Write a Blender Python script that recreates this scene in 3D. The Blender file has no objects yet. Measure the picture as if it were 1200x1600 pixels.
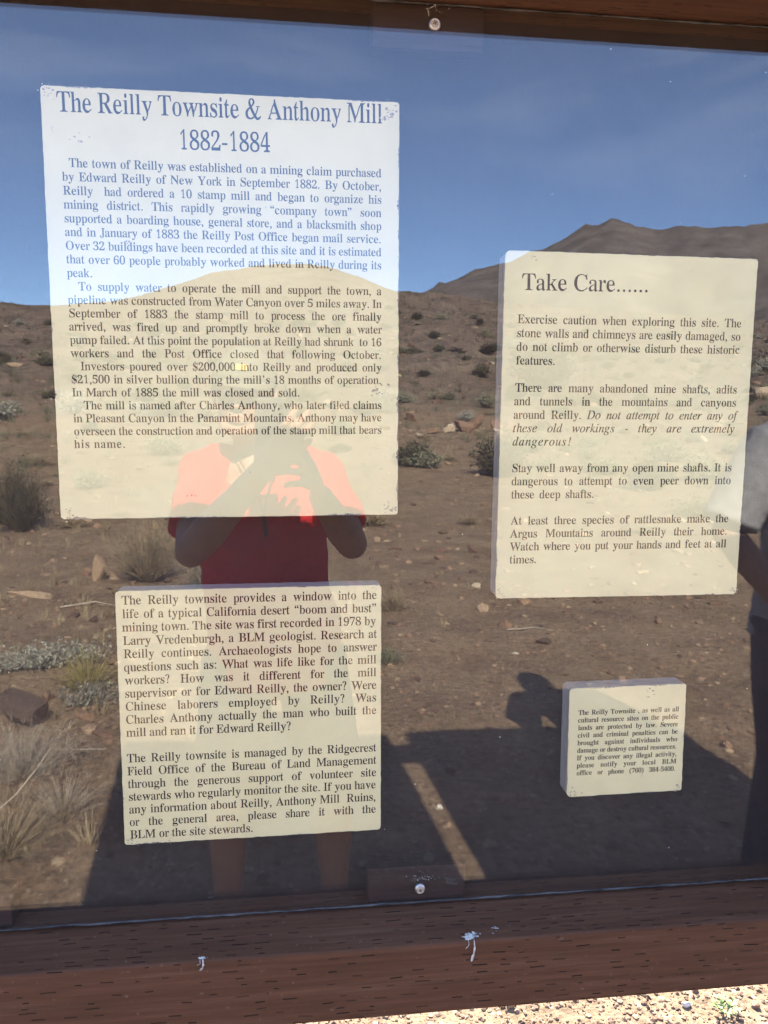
import bpy, bmesh, math, random
import numpy as np
from mathutils import Vector, Matrix, Quaternion
from mathutils.geometry import delaunay_2d_cdt

S = bpy.context.scene
COL = S.collection
PI = math.pi

# ------------------------------------------------------------------ camera
CAM = Vector((0.0, -0.93, 1.60))
CR = Vector((0.9923149, -0.12350258, 0.00763282))
CU = Vector((0.00803039, 0.12583205, 0.99201906))
CW = Vector((0.12347737, 0.98433399, -0.12585679))
cd = bpy.data.cameras.new('camera')
cam = bpy.data.objects.new('camera', cd)
COL.objects.link(cam)
cd.sensor_fit = 'VERTICAL'
cd.sensor_height = 36.0
cd.sensor_width = 27.0
cd.lens = 28.827
cd.clip_start = 0.005
cd.clip_end = 6000
cam.matrix_world = Matrix(((CR.x, CU.x, -CW.x, CAM.x), (CR.y, CU.y, -CW.y, CAM.y), (CR.z, CU.z, -CW.z, CAM.z), (0, 0, 0, 1)))
S.camera = cam

# ------------------------------------------------------------------ sky, sun, exposure
SUN_EL, SUN_AZ = math.radians(38.0), math.radians(4.6)      # azimuth measured from +y towards +x
W = bpy.data.worlds.new('World')
S.world = W
W.use_nodes = True
nt = W.node_tree
bg = nt.nodes['Background']
sky = nt.nodes.new('ShaderNodeTexSky')
sky.sky_type = 'NISHITA'
sky.sun_disc = False
sky.sun_elevation = SUN_EL
sky.sun_rotation = SUN_AZ
sky.altitude = 1500
sky.air_density = 0.72
sky.dust_density = 0.0
sky.ozone_density = 3.6
# thin cirrus streaks over the blue
geo = nt.nodes.new('ShaderNodeTexCoord')
mp = nt.nodes.new('ShaderNodeMapping')
mp.inputs['Rotation'].default_value = (0.3, 0.5, 0.9)
mp.inputs['Scale'].default_value = (1.2, 3.6, 6.0)
nt.links.new(geo.outputs['Generated'], mp.inputs['Vector'])
cn = nt.nodes.new('ShaderNodeTexNoise')
cn.inputs['Scale'].default_value = 1.6
cn.inputs['Detail'].default_value = 7
cn.inputs['Roughness'].default_value = 0.58
cn.inputs['Distortion'].default_value = 0.5
nt.links.new(mp.outputs[0], cn.inputs['Vector'])
cr_ = nt.nodes.new('ShaderNodeMapRange')
cr_.inputs['From Min'].default_value = 0.47
cr_.inputs['From Max'].default_value = 0.86
cr_.inputs['To Max'].default_value = 0.38
nt.links.new(cn.outputs['Fac'], cr_.inputs['Value'])
cm = nt.nodes.new('ShaderNodeMix')
cm.data_type = 'RGBA'
cm.inputs['B'].default_value = (9.0, 9.6, 10.5, 1)
sz = nt.nodes.new('ShaderNodeSeparateXYZ')
nt.links.new(geo.outputs['Generated'], sz.inputs[0])
ev = nt.nodes.new('ShaderNodeMapRange')          # the thin veil of cirrus stands clear of the horizon
ev.interpolation_type = 'SMOOTHSTEP'
ev.inputs['From Min'].default_value = 0.14
ev.inputs['From Max'].default_value = 0.50
nt.links.new(sz.outputs['Z'], ev.inputs['Value'])
ca = nt.nodes.new('ShaderNodeMath')
ca.operation = 'ADD'
ca.inputs[1].default_value = 0.03
nt.links.new(cr_.outputs[0], ca.inputs[0])
cmul = nt.nodes.new('ShaderNodeMath')
cmul.operation = 'MULTIPLY'
nt.links.new(ca.outputs[0], cmul.inputs[0])
nt.links.new(ev.outputs[0], cmul.inputs[1])
nt.links.new(cmul.outputs[0], cm.inputs['Factor'])
nt.links.new(sky.outputs[0], cm.inputs['A'])
nt.links.new(cm.outputs['Result'], bg.inputs['Color'])
bg.inputs['Strength'].default_value = 0.11

sl = bpy.data.lights.new('sun', 'SUN')
sl.energy = 5.0
sl.angle = math.radians(0.53)
sl.color = (1.0, 0.895, 0.71)
so = bpy.data.objects.new('sun', sl)
COL.objects.link(so)
sdir = Vector((math.sin(SUN_AZ) * math.cos(SUN_EL), math.cos(SUN_AZ) * math.cos(SUN_EL), math.sin(SUN_EL)))
so.rotation_euler = sdir.to_track_quat('Z', 'Y').to_euler()
so.location = (2, 20, 20)

S.view_settings.view_transform = 'Standard'
S.view_settings.look = 'None'
S.view_settings.exposure = 2.8
S.view_settings.gamma = 1.0
S.view_settings.use_curve_mapping = False
S.render.engine = 'CYCLES'
S.cycles.max_bounces = 10
S.cycles.diffuse_bounces = 4
S.cycles.glossy_bounces = 3
S.cycles.transparent_max_bounces = 16
S.cycles.use_adaptive_sampling = False
S.cycles.use_denoising = True

# ------------------------------------------------------------------ helpers
rng = random.Random(7)
nrng = np.random.default_rng(11)


def mesh_obj(name, verts, faces, mats, loc=None, parent=None, midx=None, smooth=False):
    me = bpy.data.meshes.new(name)
    me.from_pydata([tuple(v) for v in verts], [], [tuple(f) for f in faces])
    for m in (mats if isinstance(mats, (list, tuple)) else [mats]):
        me.materials.append(m)
    if midx is not None:
        me.polygons.foreach_set('material_index', midx)
    if smooth:
        me.polygons.foreach_set('use_smooth', [True] * len(me.polygons))
    me.update()
    o = bpy.data.objects.new(name, me)
    COL.objects.link(o)
    put(o, loc, parent)
    return o


def put(o, loc, parent):
    """o's mesh is in world coordinates; give it a parent without moving it"""
    if loc is not None:
        o.location = loc
    if parent is not None:
        o.parent = parent
        p = Vector((0, 0, 0))
        q = parent
        while q is not None:
            p += q.location
            q = q.parent
        o.location = Vector(o.location) - p
    return o


def bm_obj(name, bm, mats, parent=None, smooth=False, loc=None):
    me = bpy.data.meshes.new(name)
    bmesh.ops.recalc_face_normals(bm, faces=bm.faces[:])
    bm.to_mesh(me)
    bm.free()
    for m in (mats if isinstance(mats, (list, tuple)) else [mats]):
        me.materials.append(m)
    if smooth:
        me.polygons.foreach_set('use_smooth', [True] * len(me.polygons))
    o = bpy.data.objects.new(name, me)
    COL.objects.link(o)
    put(o, loc, parent)
    return o


def thing(name, label, cat, loc, group=None):
    o = bpy.data.objects.new(name, None)
    o.empty_display_size = 0.1
    COL.objects.link(o)
    o.location = loc
    tag(o, label, cat, group)
    return o


def tag(o, label=None, cat=None, group=None, kind=None):
    if label:
        o['label'] = label
    if cat:
        o['category'] = cat
    if group:
        o['group'] = group
    if kind:
        o['kind'] = kind
    return o


def bm_box(bm, lo, hi, bevel=0.0, seg=2):
    c = [(lo[i] + hi[i]) / 2 for i in range(3)]
    d = [(hi[i] - lo[i]) for i in range(3)]
    r = bmesh.ops.create_cube(bm, size=1.0, matrix=Matrix.Translation(c) @ Matrix.Diagonal((d[0], d[1], d[2], 1)))
    if bevel:
        es = list({e for v in r['verts'] for e in v.link_edges})
        bmesh.ops.bevel(bm, geom=es, offset=bevel, segments=seg, affect='EDGES', profile=0.6)


def frame_of(d, ref):
    d = d.normalized()
    b = ref - d * ref.dot(d)
    if b.length < 1e-5:
        b = Vector((0, 0, 1)) - d * d.z
    b.normalize()
    a = b.cross(d)
    return a, b


def bm_tube(bm, pts, radii, n=14, ref=Vector((0, 1, 0)), cap=True):
    """tapered tube; radii entries are r or (a, b): b along ref, a across it. Rounded ends."""
    pts = [Vector(p) for p in pts]
    R = [(r, r) if not isinstance(r, (tuple, list)) else r for r in radii]
    rings = []
    N = len(pts)

    def ring(c, d, a_r, b_r):
        a, b = frame_of(d, ref)
        return [bm.verts.new(c + a * (a_r * math.cos(2 * PI * k / n)) + b * (b_r * math.sin(2 * PI * k / n))) for k in range(n)]

    dirs = []
    for i in range(N):
        d = pts[min(i + 1, N - 1)] - pts[max(i - 1, 0)]
        dirs.append(d)
    if cap:
        d = dirs[0].normalized()
        m = min(R[0])
        for t in (0.95, 0.75, 0.4):
            s = math.sqrt(1 - t * t)
            rings.append(ring(pts[0] - d * m * t, dirs[0], R[0][0] * s, R[0][1] * s))
    for i in range(N):
        rings.append(ring(pts[i], dirs[i], *R[i]))
    if cap:
        d = dirs[-1].normalized()
        m = min(R[-1])
        for t in (0.4, 0.75, 0.95):
            s = math.sqrt(1 - t * t)
            rings.append(ring(pts[-1] + d * m * t, dirs[-1], R[-1][0] * s, R[-1][1] * s))
    for A, B in zip(rings, rings[1:]):
        for k in range(n):
            bm.faces.new((A[k], A[(k + 1) % n], B[(k + 1) % n], B[k]))
    bm.faces.new(rings[0][::-1])
    bm.faces.new(rings[-1])


def bm_ball(bm, c, r, u=16, v=10, rot=None):
    r = (r, r, r) if not isinstance(r, (tuple, list)) else r
    m = Matrix.Translation(c)
    if rot is not None:
        m = m @ rot.to_4x4()
    m = m @ Matrix.Diagonal((r[0], r[1], r[2], 1))
    bmesh.ops.create_uvsphere(bm, u_segments=u, v_segments=v, radius=1.0, matrix=m)


def remesh(o, voxel, it=4):
    m = o.modifiers.new('remesh', 'REMESH')
    m.mode = 'VOXEL'
    m.voxel_size = voxel
    m.use_smooth_shade = True
    if it:
        s = o.modifiers.new('smooth', 'SMOOTH')
        s.iterations = it
        s.factor = 0.5
    return o


# numpy value noise
def _hash(ix, iy, seed):
    h = (ix.astype(np.int64) * 374761393 + iy.astype(np.int64) * 668265263 + seed * 1442695041) & 0xFFFFFFFF
    h = ((h ^ (h >> 13)) * 1274126177) & 0xFFFFFFFF
    return ((h ^ (h >> 16)) & 0xFFFF) / 65535.0


def vnoise(x, y, seed=0):
    ix, iy = np.floor(x), np.floor(y)
    fx, fy = x - ix, y - iy
    fx = fx * fx * (3 - 2 * fx)
    fy = fy * fy * (3 - 2 * fy)
    a, b = _hash(ix, iy, seed), _hash(ix + 1, iy, seed)
    c, d = _hash(ix, iy + 1, seed), _hash(ix + 1, iy + 1, seed)
    return (a + (b - a) * fx) * (1 - fy) + (c + (d - c) * fx) * fy - 0.5


def fbm(x, y, o=4, seed=0):
    s, a = 0, 1.0
    for k in range(o):
        s = s + a * vnoise(x * 2 ** k + 17.3 * k, y * 2 ** k - 9.1 * k, seed + k)
        a *= 0.5
    return s


# ------------------------------------------------------------------ materials
def new_mat(name):
    m = bpy.data.materials.new(name)
    m.use_nodes = True
    n = m.node_tree
    return m, n, n.nodes['Principled BSDF']


def nd(n, t, **kw):
    x = n.nodes.new(t)
    for k, v in kw.items():
        if k in x.inputs:
            x.inputs[k].default_value = v
        else:
            setattr(x, k, v)
    return x


def ramp(n, fac, stops):
    r = n.nodes.new('ShaderNodeValToRGB')
    e = r.color_ramp.elements
    while len(e) < len(stops):
        e.new(0.5)
    for el, (p, c) in zip(e, stops):
        el.position = p
        el.color = (*c, 1)
    n.links.new(fac, r.inputs[0])
    return r.outputs[0]


def mixc(n, fac, a, b, blend='MIX'):
    m = n.nodes.new('ShaderNodeMix')
    m.data_type = 'RGBA'
    m.blend_type = blend
    for key, v in (('Factor', fac), ('A', a), ('B', b)):
        if hasattr(v, 'is_output'):
            n.links.new(v, m.inputs[key])
        elif isinstance(v, (int, float)):
            m.inputs[key].default_value = v
        else:
            m.inputs[key].default_value = (*v, 1)
    return m.outputs['Result']


def mth(n, op, a, b=None, c=None):
    m = n.nodes.new('ShaderNodeMath')
    m.operation = op
    for i, v in enumerate((a, b, c)):
        if v is None:
            continue
        if hasattr(v, 'is_output'):
            n.links.new(v, m.inputs[i])
        else:
            m.inputs[i].default_value = v
    return m.outputs[0]


def noise_mat(name, stops, scale=8.0, detail=6, rough=0.9, bump=0.0, bscale=None, spec=0.3, stretch=(1, 1, 1), dist=0.0):
    m, n, b = new_mat(name)
    tc = nd(n, 'ShaderNodeTexCoord')
    mpn = nd(n, 'ShaderNodeMapping', Scale=stretch)
    n.links.new(tc.outputs['Object'], mpn.inputs[0])
    t = nd(n, 'ShaderNodeTexNoise', Scale=scale, Detail=detail, Roughness=0.6, Distortion=dist)
    n.links.new(mpn.outputs[0], t.inputs['Vector'])
    n.links.new(ramp(n, t.outputs['Fac'], stops), b.inputs['Base Color'])
    b.inputs['Roughness'].default_value = rough
    b.inputs['Specular IOR Level'].default_value = spec
    if bump:
        t2 = nd(n, 'ShaderNodeTexNoise', Scale=bscale or scale * 3, Detail=6)
        n.links.new(mpn.outputs[0], t2.inputs['Vector'])
        bp = nd(n, 'ShaderNodeBump', Strength=bump, Distance=0.01)
        n.links.new(t2.outputs['Fac'], bp.inputs['Height'])
        n.links.new(bp.outputs[0], b.inputs['Normal'])
    return m


def timber_mat():
    """dark brown stained lumber, machine incised with rows of short slits"""
    m, n, b = new_mat('stained_timber')
    L = n.links
    tc = nd(n, 'ShaderNodeTexCoord')
    sp = nd(n, 'ShaderNodeSeparateXYZ')
    L.new(tc.outputs['Object'], sp.inputs[0])
    v = mth(n, 'ADD', sp.outputs['Z'], mth(n, 'MULTIPLY', sp.outputs['Y'], 1.0))
    wob = nd(n, 'ShaderNodeTexNoise', Scale=9.0, Detail=2)
    L.new(tc.outputs['Object'], wob.inputs['Vector'])
    v = mth(n, 'ADD', v, mth(n, 'MULTIPLY', wob.outputs['Fac'], 0.012))
    v = mth(n, 'DIVIDE', v, 0.0078)
    row = mth(n, 'FLOOR', v)
    wn = nd(n, 'ShaderNodeTexWhiteNoise', noise_dimensions='1D')
    L.new(row, wn.inputs['W'])
    u = mth(n, 'ADD', mth(n, 'DIVIDE', sp.outputs['X'], 0.034), mth(n, 'MULTIPLY', wn.outputs['Value'], 7.0))
    cell = mth(n, 'FLOOR', u)
    cx = nd(n, 'ShaderNodeCombineXYZ')
    L.new(row, cx.inputs[0])
    L.new(cell, cx.inputs[1])
    w2 = nd(n, 'ShaderNodeTexWhiteNoise', noise_dimensions='2D')
    L.new(cx.outputs[0], w2.inputs['Vector'])
    w3 = nd(n, 'ShaderNodeSeparateColor')
    L.new(w2.outputs['Color'], w3.inputs[0])
    pat = nd(n, 'ShaderNodeTexNoise', Scale=7.0, Detail=3)
    L.new(tc.outputs['Object'], pat.inputs['Vector'])
    keep = mth(n, 'GREATER_THAN', mth(n, 'ADD', w3.outputs['Red'], mth(n, 'MULTIPLY', mth(n, 'SUBTRACT', pat.outputs['Fac'], 0.5), 1.3)), 0.50)
    fu = mth(n, 'ABSOLUTE', mth(n, 'SUBTRACT', mth(n, 'FRACT', u), mth(n, 'ADD', 0.35, mth(n, 'MULTIPLY', w3.outputs['Green'], 0.3))))
    ln = mth(n, 'MULTIPLY', w3.outputs['Blue'], 0.22)
    a = mth(n, 'LESS_THAN', fu, mth(n, 'ADD', ln, 0.06))
    fv = mth(n, 'ABSOLUTE', mth(n, 'SUBTRACT', mth(n, 'FRACT', v), mth(n, 'ADD', 0.3, mth(n, 'MULTIPLY', w3.outputs['Blue'], 0.4))))
    c = nd(n, 'ShaderNodeMapRange', **{'From Min': 0.05, 'From Max': 0.13, 'To Min': 1.0, 'To Max': 0.0})
    L.new(fv, c.inputs['Value'])
    slit = mth(n, 'MULTIPLY', mth(n, 'MULTIPLY', keep, a), c.outputs[0])
    mpn = nd(n, 'ShaderNodeMapping', Scale=(3, 60, 60))
    L.new(tc.outputs['Object'], mpn.inputs[0])
    gr = nd(n, 'ShaderNodeTexNoise', Scale=2.2, Detail=8, Roughness=0.65)
    L.new(mpn.outputs[0], gr.inputs['Vector'])
    blot = nd(n, 'ShaderNodeTexNoise', Scale=6.0, Detail=5)
    L.new(tc.outputs['Object'], blot.inputs['Vector'])
    base = ramp(n, gr.outputs['Fac'], [(0.28, (0.056, 0.027, 0.016)), (0.52, (0.094, 0.044, 0.025)), (0.75, (0.138, 0.069, 0.041))])
    base = mixc(n, mth(n, 'MULTIPLY', blot.outputs['Fac'], 0.6), base, (0.084, 0.042, 0.026), 'MIX')
    # weathering: long pale streaks and dark checks along the grain
    mpw = nd(n, 'ShaderNodeMapping', Scale=(1.2, 34, 34))
    L.new(tc.outputs['Object'], mpw.inputs[0])
    wth = nd(n, 'ShaderNodeTexNoise', Scale=3.0, Detail=9, Roughness=0.7, Distortion=0.6)
    L.new(mpw.outputs[0], wth.inputs['Vector'])
    ws = nd(n, 'ShaderNodeMapRange', **{'From Min': 0.54, 'From Max': 0.74, 'To Max': 0.45})
    L.new(wth.outputs['Fac'], ws.inputs['Value'])
    base = mixc(n, ws.outputs[0], base, (0.165, 0.100, 0.066))
    wd = nd(n, 'ShaderNodeMapRange', **{'From Min': 0.30, 'From Max': 0.40, 'To Min': 0.7, 'To Max': 0.0})
    L.new(wth.outputs['Fac'], wd.inputs['Value'])
    base = mixc(n, wd.outputs[0], base, (0.022, 0.011, 0.009))
    dustn = nd(n, 'ShaderNodeTexNoise', Scale=150.0, Detail=3)
    L.new(tc.outputs['Object'], dustn.inputs['Vector'])
    dm = nd(n, 'ShaderNodeMapRange', **{'From Min': 0.66, 'From Max': 0.78, 'To Max': 0.35})
    L.new(dustn.outputs['Fac'], dm.inputs['Value'])
    base = mixc(n, dm.outputs[0], base, (0.22, 0.16, 0.13))
    base = mixc(n, mth(n, 'MULTIPLY', slit, mth(n, 'ADD', 0.45, mth(n, 'MULTIPLY', w3.outputs['Green'], 0.55))), base, (0.006, 0.004, 0.004))
    L.new(base, b.inputs['Base Color'])
    b.inputs['Roughness'].default_value = 0.72
    b.inputs['Specular IOR Level'].default_value = 0.18
    h = mth(n, 'SUBTRACT', mth(n, 'MULTIPLY', gr.outputs['Fac'], 0.35), mth(n, 'MULTIPLY', slit, 1.2))
    bp = nd(n, 'ShaderNodeBump', Strength=0.55, Distance=0.0016)
    L.new(h, bp.inputs['Height'])
    L.new(bp.outputs[0], b.inputs['Normal'])
    return m


def acrylic_mat():
    """clear acrylic sheet: Schlick reflection over a clear body, with a little dust and a few dry specks"""
    m, n, b = new_mat('clear_acrylic')
    L = n.links
    n.nodes.remove(b)
    out = n.nodes['Material Output']
    g = nd(n, 'ShaderNodeNewGeometry')
    dt = nd(n, 'ShaderNodeVectorMath', operation='DOT_PRODUCT')
    L.new(g.outputs['Normal'], dt.inputs[0])
    L.new(g.outputs['Incoming'], dt.inputs[1])
    c = mth(n, 'ABSOLUTE', dt.outputs['Value'])
    p5 = mth(n, 'POWER', mth(n, 'SUBTRACT', 1.0, c), 5.0)
    f0 = 0.060
    fac = mth(n, 'ADD', f0, mth(n, 'MULTIPLY', p5, 1 - f0))
    tr = nd(n, 'ShaderNodeBsdfTransparent')
    gl = nd(n, 'ShaderNodeBsdfGlossy')
    gl.inputs['Roughness'].default_value = 0.0
    gl.inputs['Color'].default_value = (1, 1, 1, 1)
    mx = nd(n, 'ShaderNodeMixShader')
    L.new(fac, mx.inputs[0])
    L.new(tr.outputs[0], mx.inputs[1])
    L.new(gl.outputs[0], mx.inputs[2])
    tc = nd(n, 'ShaderNodeTexCoord')
    v = nd(n, 'ShaderNodeTexVoronoi', Scale=38.0)
    L.new(tc.outputs['Object'], v.inputs['Vector'])
    sepc = nd(n, 'ShaderNodeSeparateColor')
    L.new(v.outputs['Color'], sepc.inputs[0])
    spk = mth(n, 'MULTIPLY', mth(n, 'LESS_THAN', v.outputs['Distance'], 0.034), mth(n, 'GREATER_THAN', sepc.outputs['Red'], 0.95))
    du = nd(n, 'ShaderNodeTexNoise', Scale=5.0, Detail=8, Roughness=0.7)
    L.new(tc.outputs['Object'], du.inputs['Vector'])
    smm = nd(n, 'ShaderNodeMapping', Scale=(3.0, 1.0, 1.1), Rotation=(0, 0.5, 0))
    L.new(tc.outputs['Object'], smm.inputs[0])
    smr = nd(n, 'ShaderNodeTexNoise', Scale=3.4, Detail=7, Roughness=0.7, Distortion=1.2)
    L.new(smm.outputs[0], smr.inputs['Vector'])
    dfac = mth(n, 'MULTIPLY', mth(n, 'MULTIPLY', du.outputs['Fac'], smr.outputs['Fac']), 0.038)
    dfac = mth(n, 'ADD', dfac, mth(n, 'MULTIPLY', spk, 0.5))
    df = nd(n, 'ShaderNodeBsdfDiffuse')
    df.inputs['Color'].default_value = (0.62, 0.58, 0.52, 1)
    m2 = nd(n, 'ShaderNodeMixShader')
    L.new(dfac, m2.inputs[0])
    L.new(mx.outputs[0], m2.inputs[1])
    L.new(df.outputs[0], m2.inputs[2])
    L.new(m2.outputs[0], out.inputs['Surface'])
    return m


def face_mat():
    """cream laminate face of the text panels, faintly blotched and scuffed"""
    m, n, b = new_mat('cream_laminate')
    L = n.links
    tc = nd(n, 'ShaderNodeTexCoord')
    t = nd(n, 'ShaderNodeTexNoise', Scale=9.0, Detail=7, Roughness=0.62)
    L.new(tc.outputs['Object'], t.inputs['Vector'])
    base = ramp(n, t.outputs['Fac'], [(0.3, (0.735, 0.68, 0.385)), (0.55, (0.80, 0.745, 0.43)), (0.8, (0.825, 0.775, 0.46))])
    t2 = nd(n, 'ShaderNodeTexNoise', Scale=55.0, Detail=5, Roughness=0.7)
    L.new(tc.outputs['Object'], t2.inputs['Vector'])
    s = nd(n, 'ShaderNodeMapRange', **{'From Min': 0.64, 'From Max': 0.80, 'To Max': 0.45})
    L.new(t2.outputs['Fac'], s.inputs['Value'])
    t3 = nd(n, 'ShaderNodeTexNoise', Scale=4.0, Detail=2)
    L.new(tc.outputs['Object'], t3.inputs['Vector'])
    s3 = nd(n, 'ShaderNodeMapRange', **{'From Min': 0.5, 'From Max': 0.7})
    L.new(t3.outputs['Fac'], s3.inputs['Value'])
    base = mixc(n, mth(n, 'MULTIPLY', s.outputs[0], s3.outputs[0]), base, (0.40, 0.36, 0.31))
    L.new(base, b.inputs['Base Color'])
    b.inputs['Roughness'].default_value = 0.6
    b.inputs['Specular IOR Level'].default_value = 0.25
    bp = nd(n, 'ShaderNodeBump', Strength=0.12, Distance=0.002)
    L.new(t.outputs['Fac'], bp.inputs['Height'])
    L.new(bp.outputs[0], b.inputs['Normal'])
    return m


def ground_mat():
    m, n, b = new_mat('desert_ground')
    L = n.links
    tc = nd(n, 'ShaderNodeTexCoord')
    P = tc.outputs['Object']

    def noise(sc, det=6, r=0.6):
        t = nd(n, 'ShaderNodeTexNoise', Scale=sc, Detail=det, Roughness=r)
        L.new(P, t.inputs['Vector'])
        return t.outputs['Fac']
    big = noise(0.22, 5)
    mid = noise(1.9, 8, 0.68)
    fine = noise(26.0, 8, 0.72)
    base = ramp(n, mid, [(0.30, (0.095, 0.068, 0.044)), (0.45, (0.185, 0.138, 0.090)), (0.60, (0.265, 0.206, 0.137)), (0.8, (0.36, 0.295, 0.20))])
    base = mixc(n, mth(n, 'MULTIPLY', big, 0.75), base, (0.215, 0.148, 0.108))
    fr = ramp(n, fine, [(0.32, (0.30, 0.28, 0.27)), (0.5, (0.95, 0.94, 0.92)), (0.70, (1.55, 1.52, 1.46))])
    base = mixc(n, 0.75, base, fr, 'MULTIPLY')
    v = nd(n, 'ShaderNodeTexVoronoi', Scale=42.0)
    L.new(P, v.inputs['Vector'])
    vs = nd(n, 'ShaderNodeSeparateColor')
    L.new(v.outputs['Color'], vs.inputs[0])
    peb = mth(n, 'MULTIPLY', mth(n, 'LESS_THAN', v.outputs['Distance'], 0.34), mth(n, 'GREATER_THAN', vs.outputs['Red'], 0.55))
    pc = ramp(n, vs.outputs['Green'], [(0.0, (0.16, 0.105, 0.08)), (0.5, (0.33, 0.26, 0.19)), (1.0, (0.55, 0.49, 0.40))])
    base = mixc(n, mth(n, 'MULTIPLY', peb, 0.4), base, pc)
    # scrub-dotted rock of the slopes: attribute 'slope' is 0 on the flat, 1 on the hills
    at = nd(n, 'ShaderNodeAttribute')
    at.attribute_name = 'slope'
    hn = noise(0.16, 12, 0.72)
    hill = ramp(n, hn, [(0.30, (0.062, 0.047, 0.039)), (0.46, (0.125, 0.094, 0.075)), (0.60, (0.18, 0.138, 0.108)), (0.78, (0.24, 0.19, 0.148))])
    hv = nd(n, 'ShaderNodeTexVoronoi', Scale=0.75, Randomness=1.0)
    L.new(P, hv.inputs['Vector'])
    hd = nd(n, 'ShaderNodeMapRange', **{'From Min': 0.22, 'From Max': 0.36, 'To Min': 0.8, 'To Max': 0.0})
    L.new(hv.outputs['Distance'], hd.inputs['Value'])
    hill = mixc(n, hd.outputs[0], hill, (0.070, 0.066, 0.050))
    hf = ramp(n, noise(1.3, 10, 0.75), [(0.34, (0.50, 0.49, 0.47)), (0.5, (0.95, 0.95, 0.95)), (0.68, (1.5, 1.48, 1.42))])
    hill = mixc(n, 0.85, hill, hf, 'MULTIPLY')
    af = nd(n, 'ShaderNodeAttribute')
    af.attribute_name = 'far_range'
    fn = ramp(n, noise(0.045, 9, 0.72), [(0.32, (0.042, 0.039, 0.040)), (0.5, (0.090, 0.083, 0.083)), (0.68, (0.155, 0.140, 0.134))])
    hill = mixc(n, mth(n, 'MULTIPLY', af.outputs['Fac'], 0.8), hill, fn)
    base = mixc(n, at.outputs['Fac'], base, hill)
    L.new(base, b.inputs['Base Color'])
    b.inputs['Roughness'].default_value = 0.95
    b.inputs['Specular IOR Level'].default_value = 0.15
    h = mth(n, 'ADD', mth(n, 'MULTIPLY', fine, 0.8), mth(n, 'MULTIPLY', mth(n, 'SUBTRACT', 0.4, v.outputs['Distance']), 0.25))
    bp = nd(n, 'ShaderNodeBump', Strength=0.9, Distance=0.02)
    L.new(h, bp.inputs['Height'])
    L.new(bp.outputs[0], b.inputs['Normal'])
    return m


def tint_mat(name, stops, rough=0.9, bump=0.4, bscale=60.0, var=0.35):
    """colour picked by each piece's own 'tint' attribute, with grain over it"""
    m, n, b = new_mat(name)
    L = n.links
    at = nd(n, 'ShaderNodeAttribute')
    at.attribute_name = 'tint'
    tc = nd(n, 'ShaderNodeTexCoord')
    t = nd(n, 'ShaderNodeTexNoise', Scale=bscale, Detail=6, Roughness=0.65)
    L.new(tc.outputs['Object'], t.inputs['Vector'])
    base = ramp(n, at.outputs['Fac'], stops)
    g = ramp(n, t.outputs['Fac'], [(0.3, (1 - var,) * 3), (0.7, (1 + var,) * 3)])
    base = mixc(n, 1.0, base, g, 'MULTIPLY')
    L.new(base, b.inputs['Base Color'])
    b.inputs['Roughness'].default_value = rough
    b.inputs['Specular IOR Level'].default_value = 0.25
    if bump:
        bp = nd(n, 'ShaderNodeBump', Strength=bump, Distance=0.006)
        L.new(t.outputs['Fac'], bp.inputs['Height'])
        L.new(bp.outputs[0], b.inputs['Normal'])
    return m


def plain(name, col, rough=0.6, metal=0.0, spec=0.4):
    m, n, b = new_mat(name)
    b.inputs['Base Color'].default_value = (*col, 1)
    b.inputs['Roughness'].default_value = rough
    b.inputs['Metallic'].default_value = metal
    b.inputs['Specular IOR Level'].default_value = spec
    return m


M_TIMBER = timber_mat()
M_PANE = acrylic_mat()
M_FACE = face_mat()
M_GROUND = ground_mat()
M_BACK = noise_mat('back_board_paint', [(0.3, (0.016, 0.010, 0.008)), (0.7, (0.026, 0.017, 0.013))], 14, 5, 0.8, 0.15, 60, 0.2)
M_CORE = noise_mat('panel_core', [(0.35, (0.24, 0.245, 0.24)), (0.65, (0.44, 0.44, 0.42))], 30, 6, 0.7, 0.2, 200, 0.2, (1, 40, 1))
M_INK = noise_mat('print_ink', [(0.35, (0.014, 0.005, 0.006)), (0.7, (0.034, 0.012, 0.013))], 60, 4, 0.6, 0, None, 0.2)
M_BLOCK = noise_mat('dark_block', [(0.3, (0.024, 0.012, 0.009)), (0.7, (0.045, 0.024, 0.018))], 9, 6, 0.7, 0.2, 60, 0.25, (1, 20, 20))
M_EDGE_GLINT = noise_mat('edge_glint', [(0.42, (0.016, 0.016, 0.018)), (0.75, (0.12, 0.125, 0.13))], 25, 6, 0.25, 0.3, 90, 0.5, (1, 1, 8))  # pale greys put the glint of the pane's edge into the colour
M_STEEL = noise_mat('zinc_steel', [(0.3, (0.62, 0.61, 0.58)), (0.7, (0.78, 0.77, 0.74))], 120, 4, 0.32, 0.1, 300, 0.5)
for nn in M_STEEL.node_tree.nodes:
    if nn.type == 'BSDF_PRINCIPLED':
        nn.inputs['Metallic'].default_value = 0.9
M_SCREW = noise_mat('brass_screw', [(0.3, (0.36, 0.30, 0.22)), (0.7, (0.52, 0.45, 0.35))], 300, 4, 0.45, 0.2, 500, 0.5)
M_SLOT = plain('screw_recess', (0.10, 0.06, 0.03), 0.8)
M_GUANO = noise_mat('dried_dropping', [(0.36, (0.17, 0.165, 0.16)), (0.6, (0.66, 0.65, 0.61))], 160, 4, 0.9, 0.5, 400, 0.1)
M_CHIP = noise_mat('worn_edge', [(0.3, (0.10, 0.095, 0.09)), (0.7, (0.33, 0.30, 0.28))], 200, 4, 0.9)
M_SCUFF = noise_mat('scuffed_laminate', [(0.35, (0.27, 0.235, 0.18)), (0.7, (0.52, 0.47, 0.36))], 220, 5, 0.9)
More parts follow.
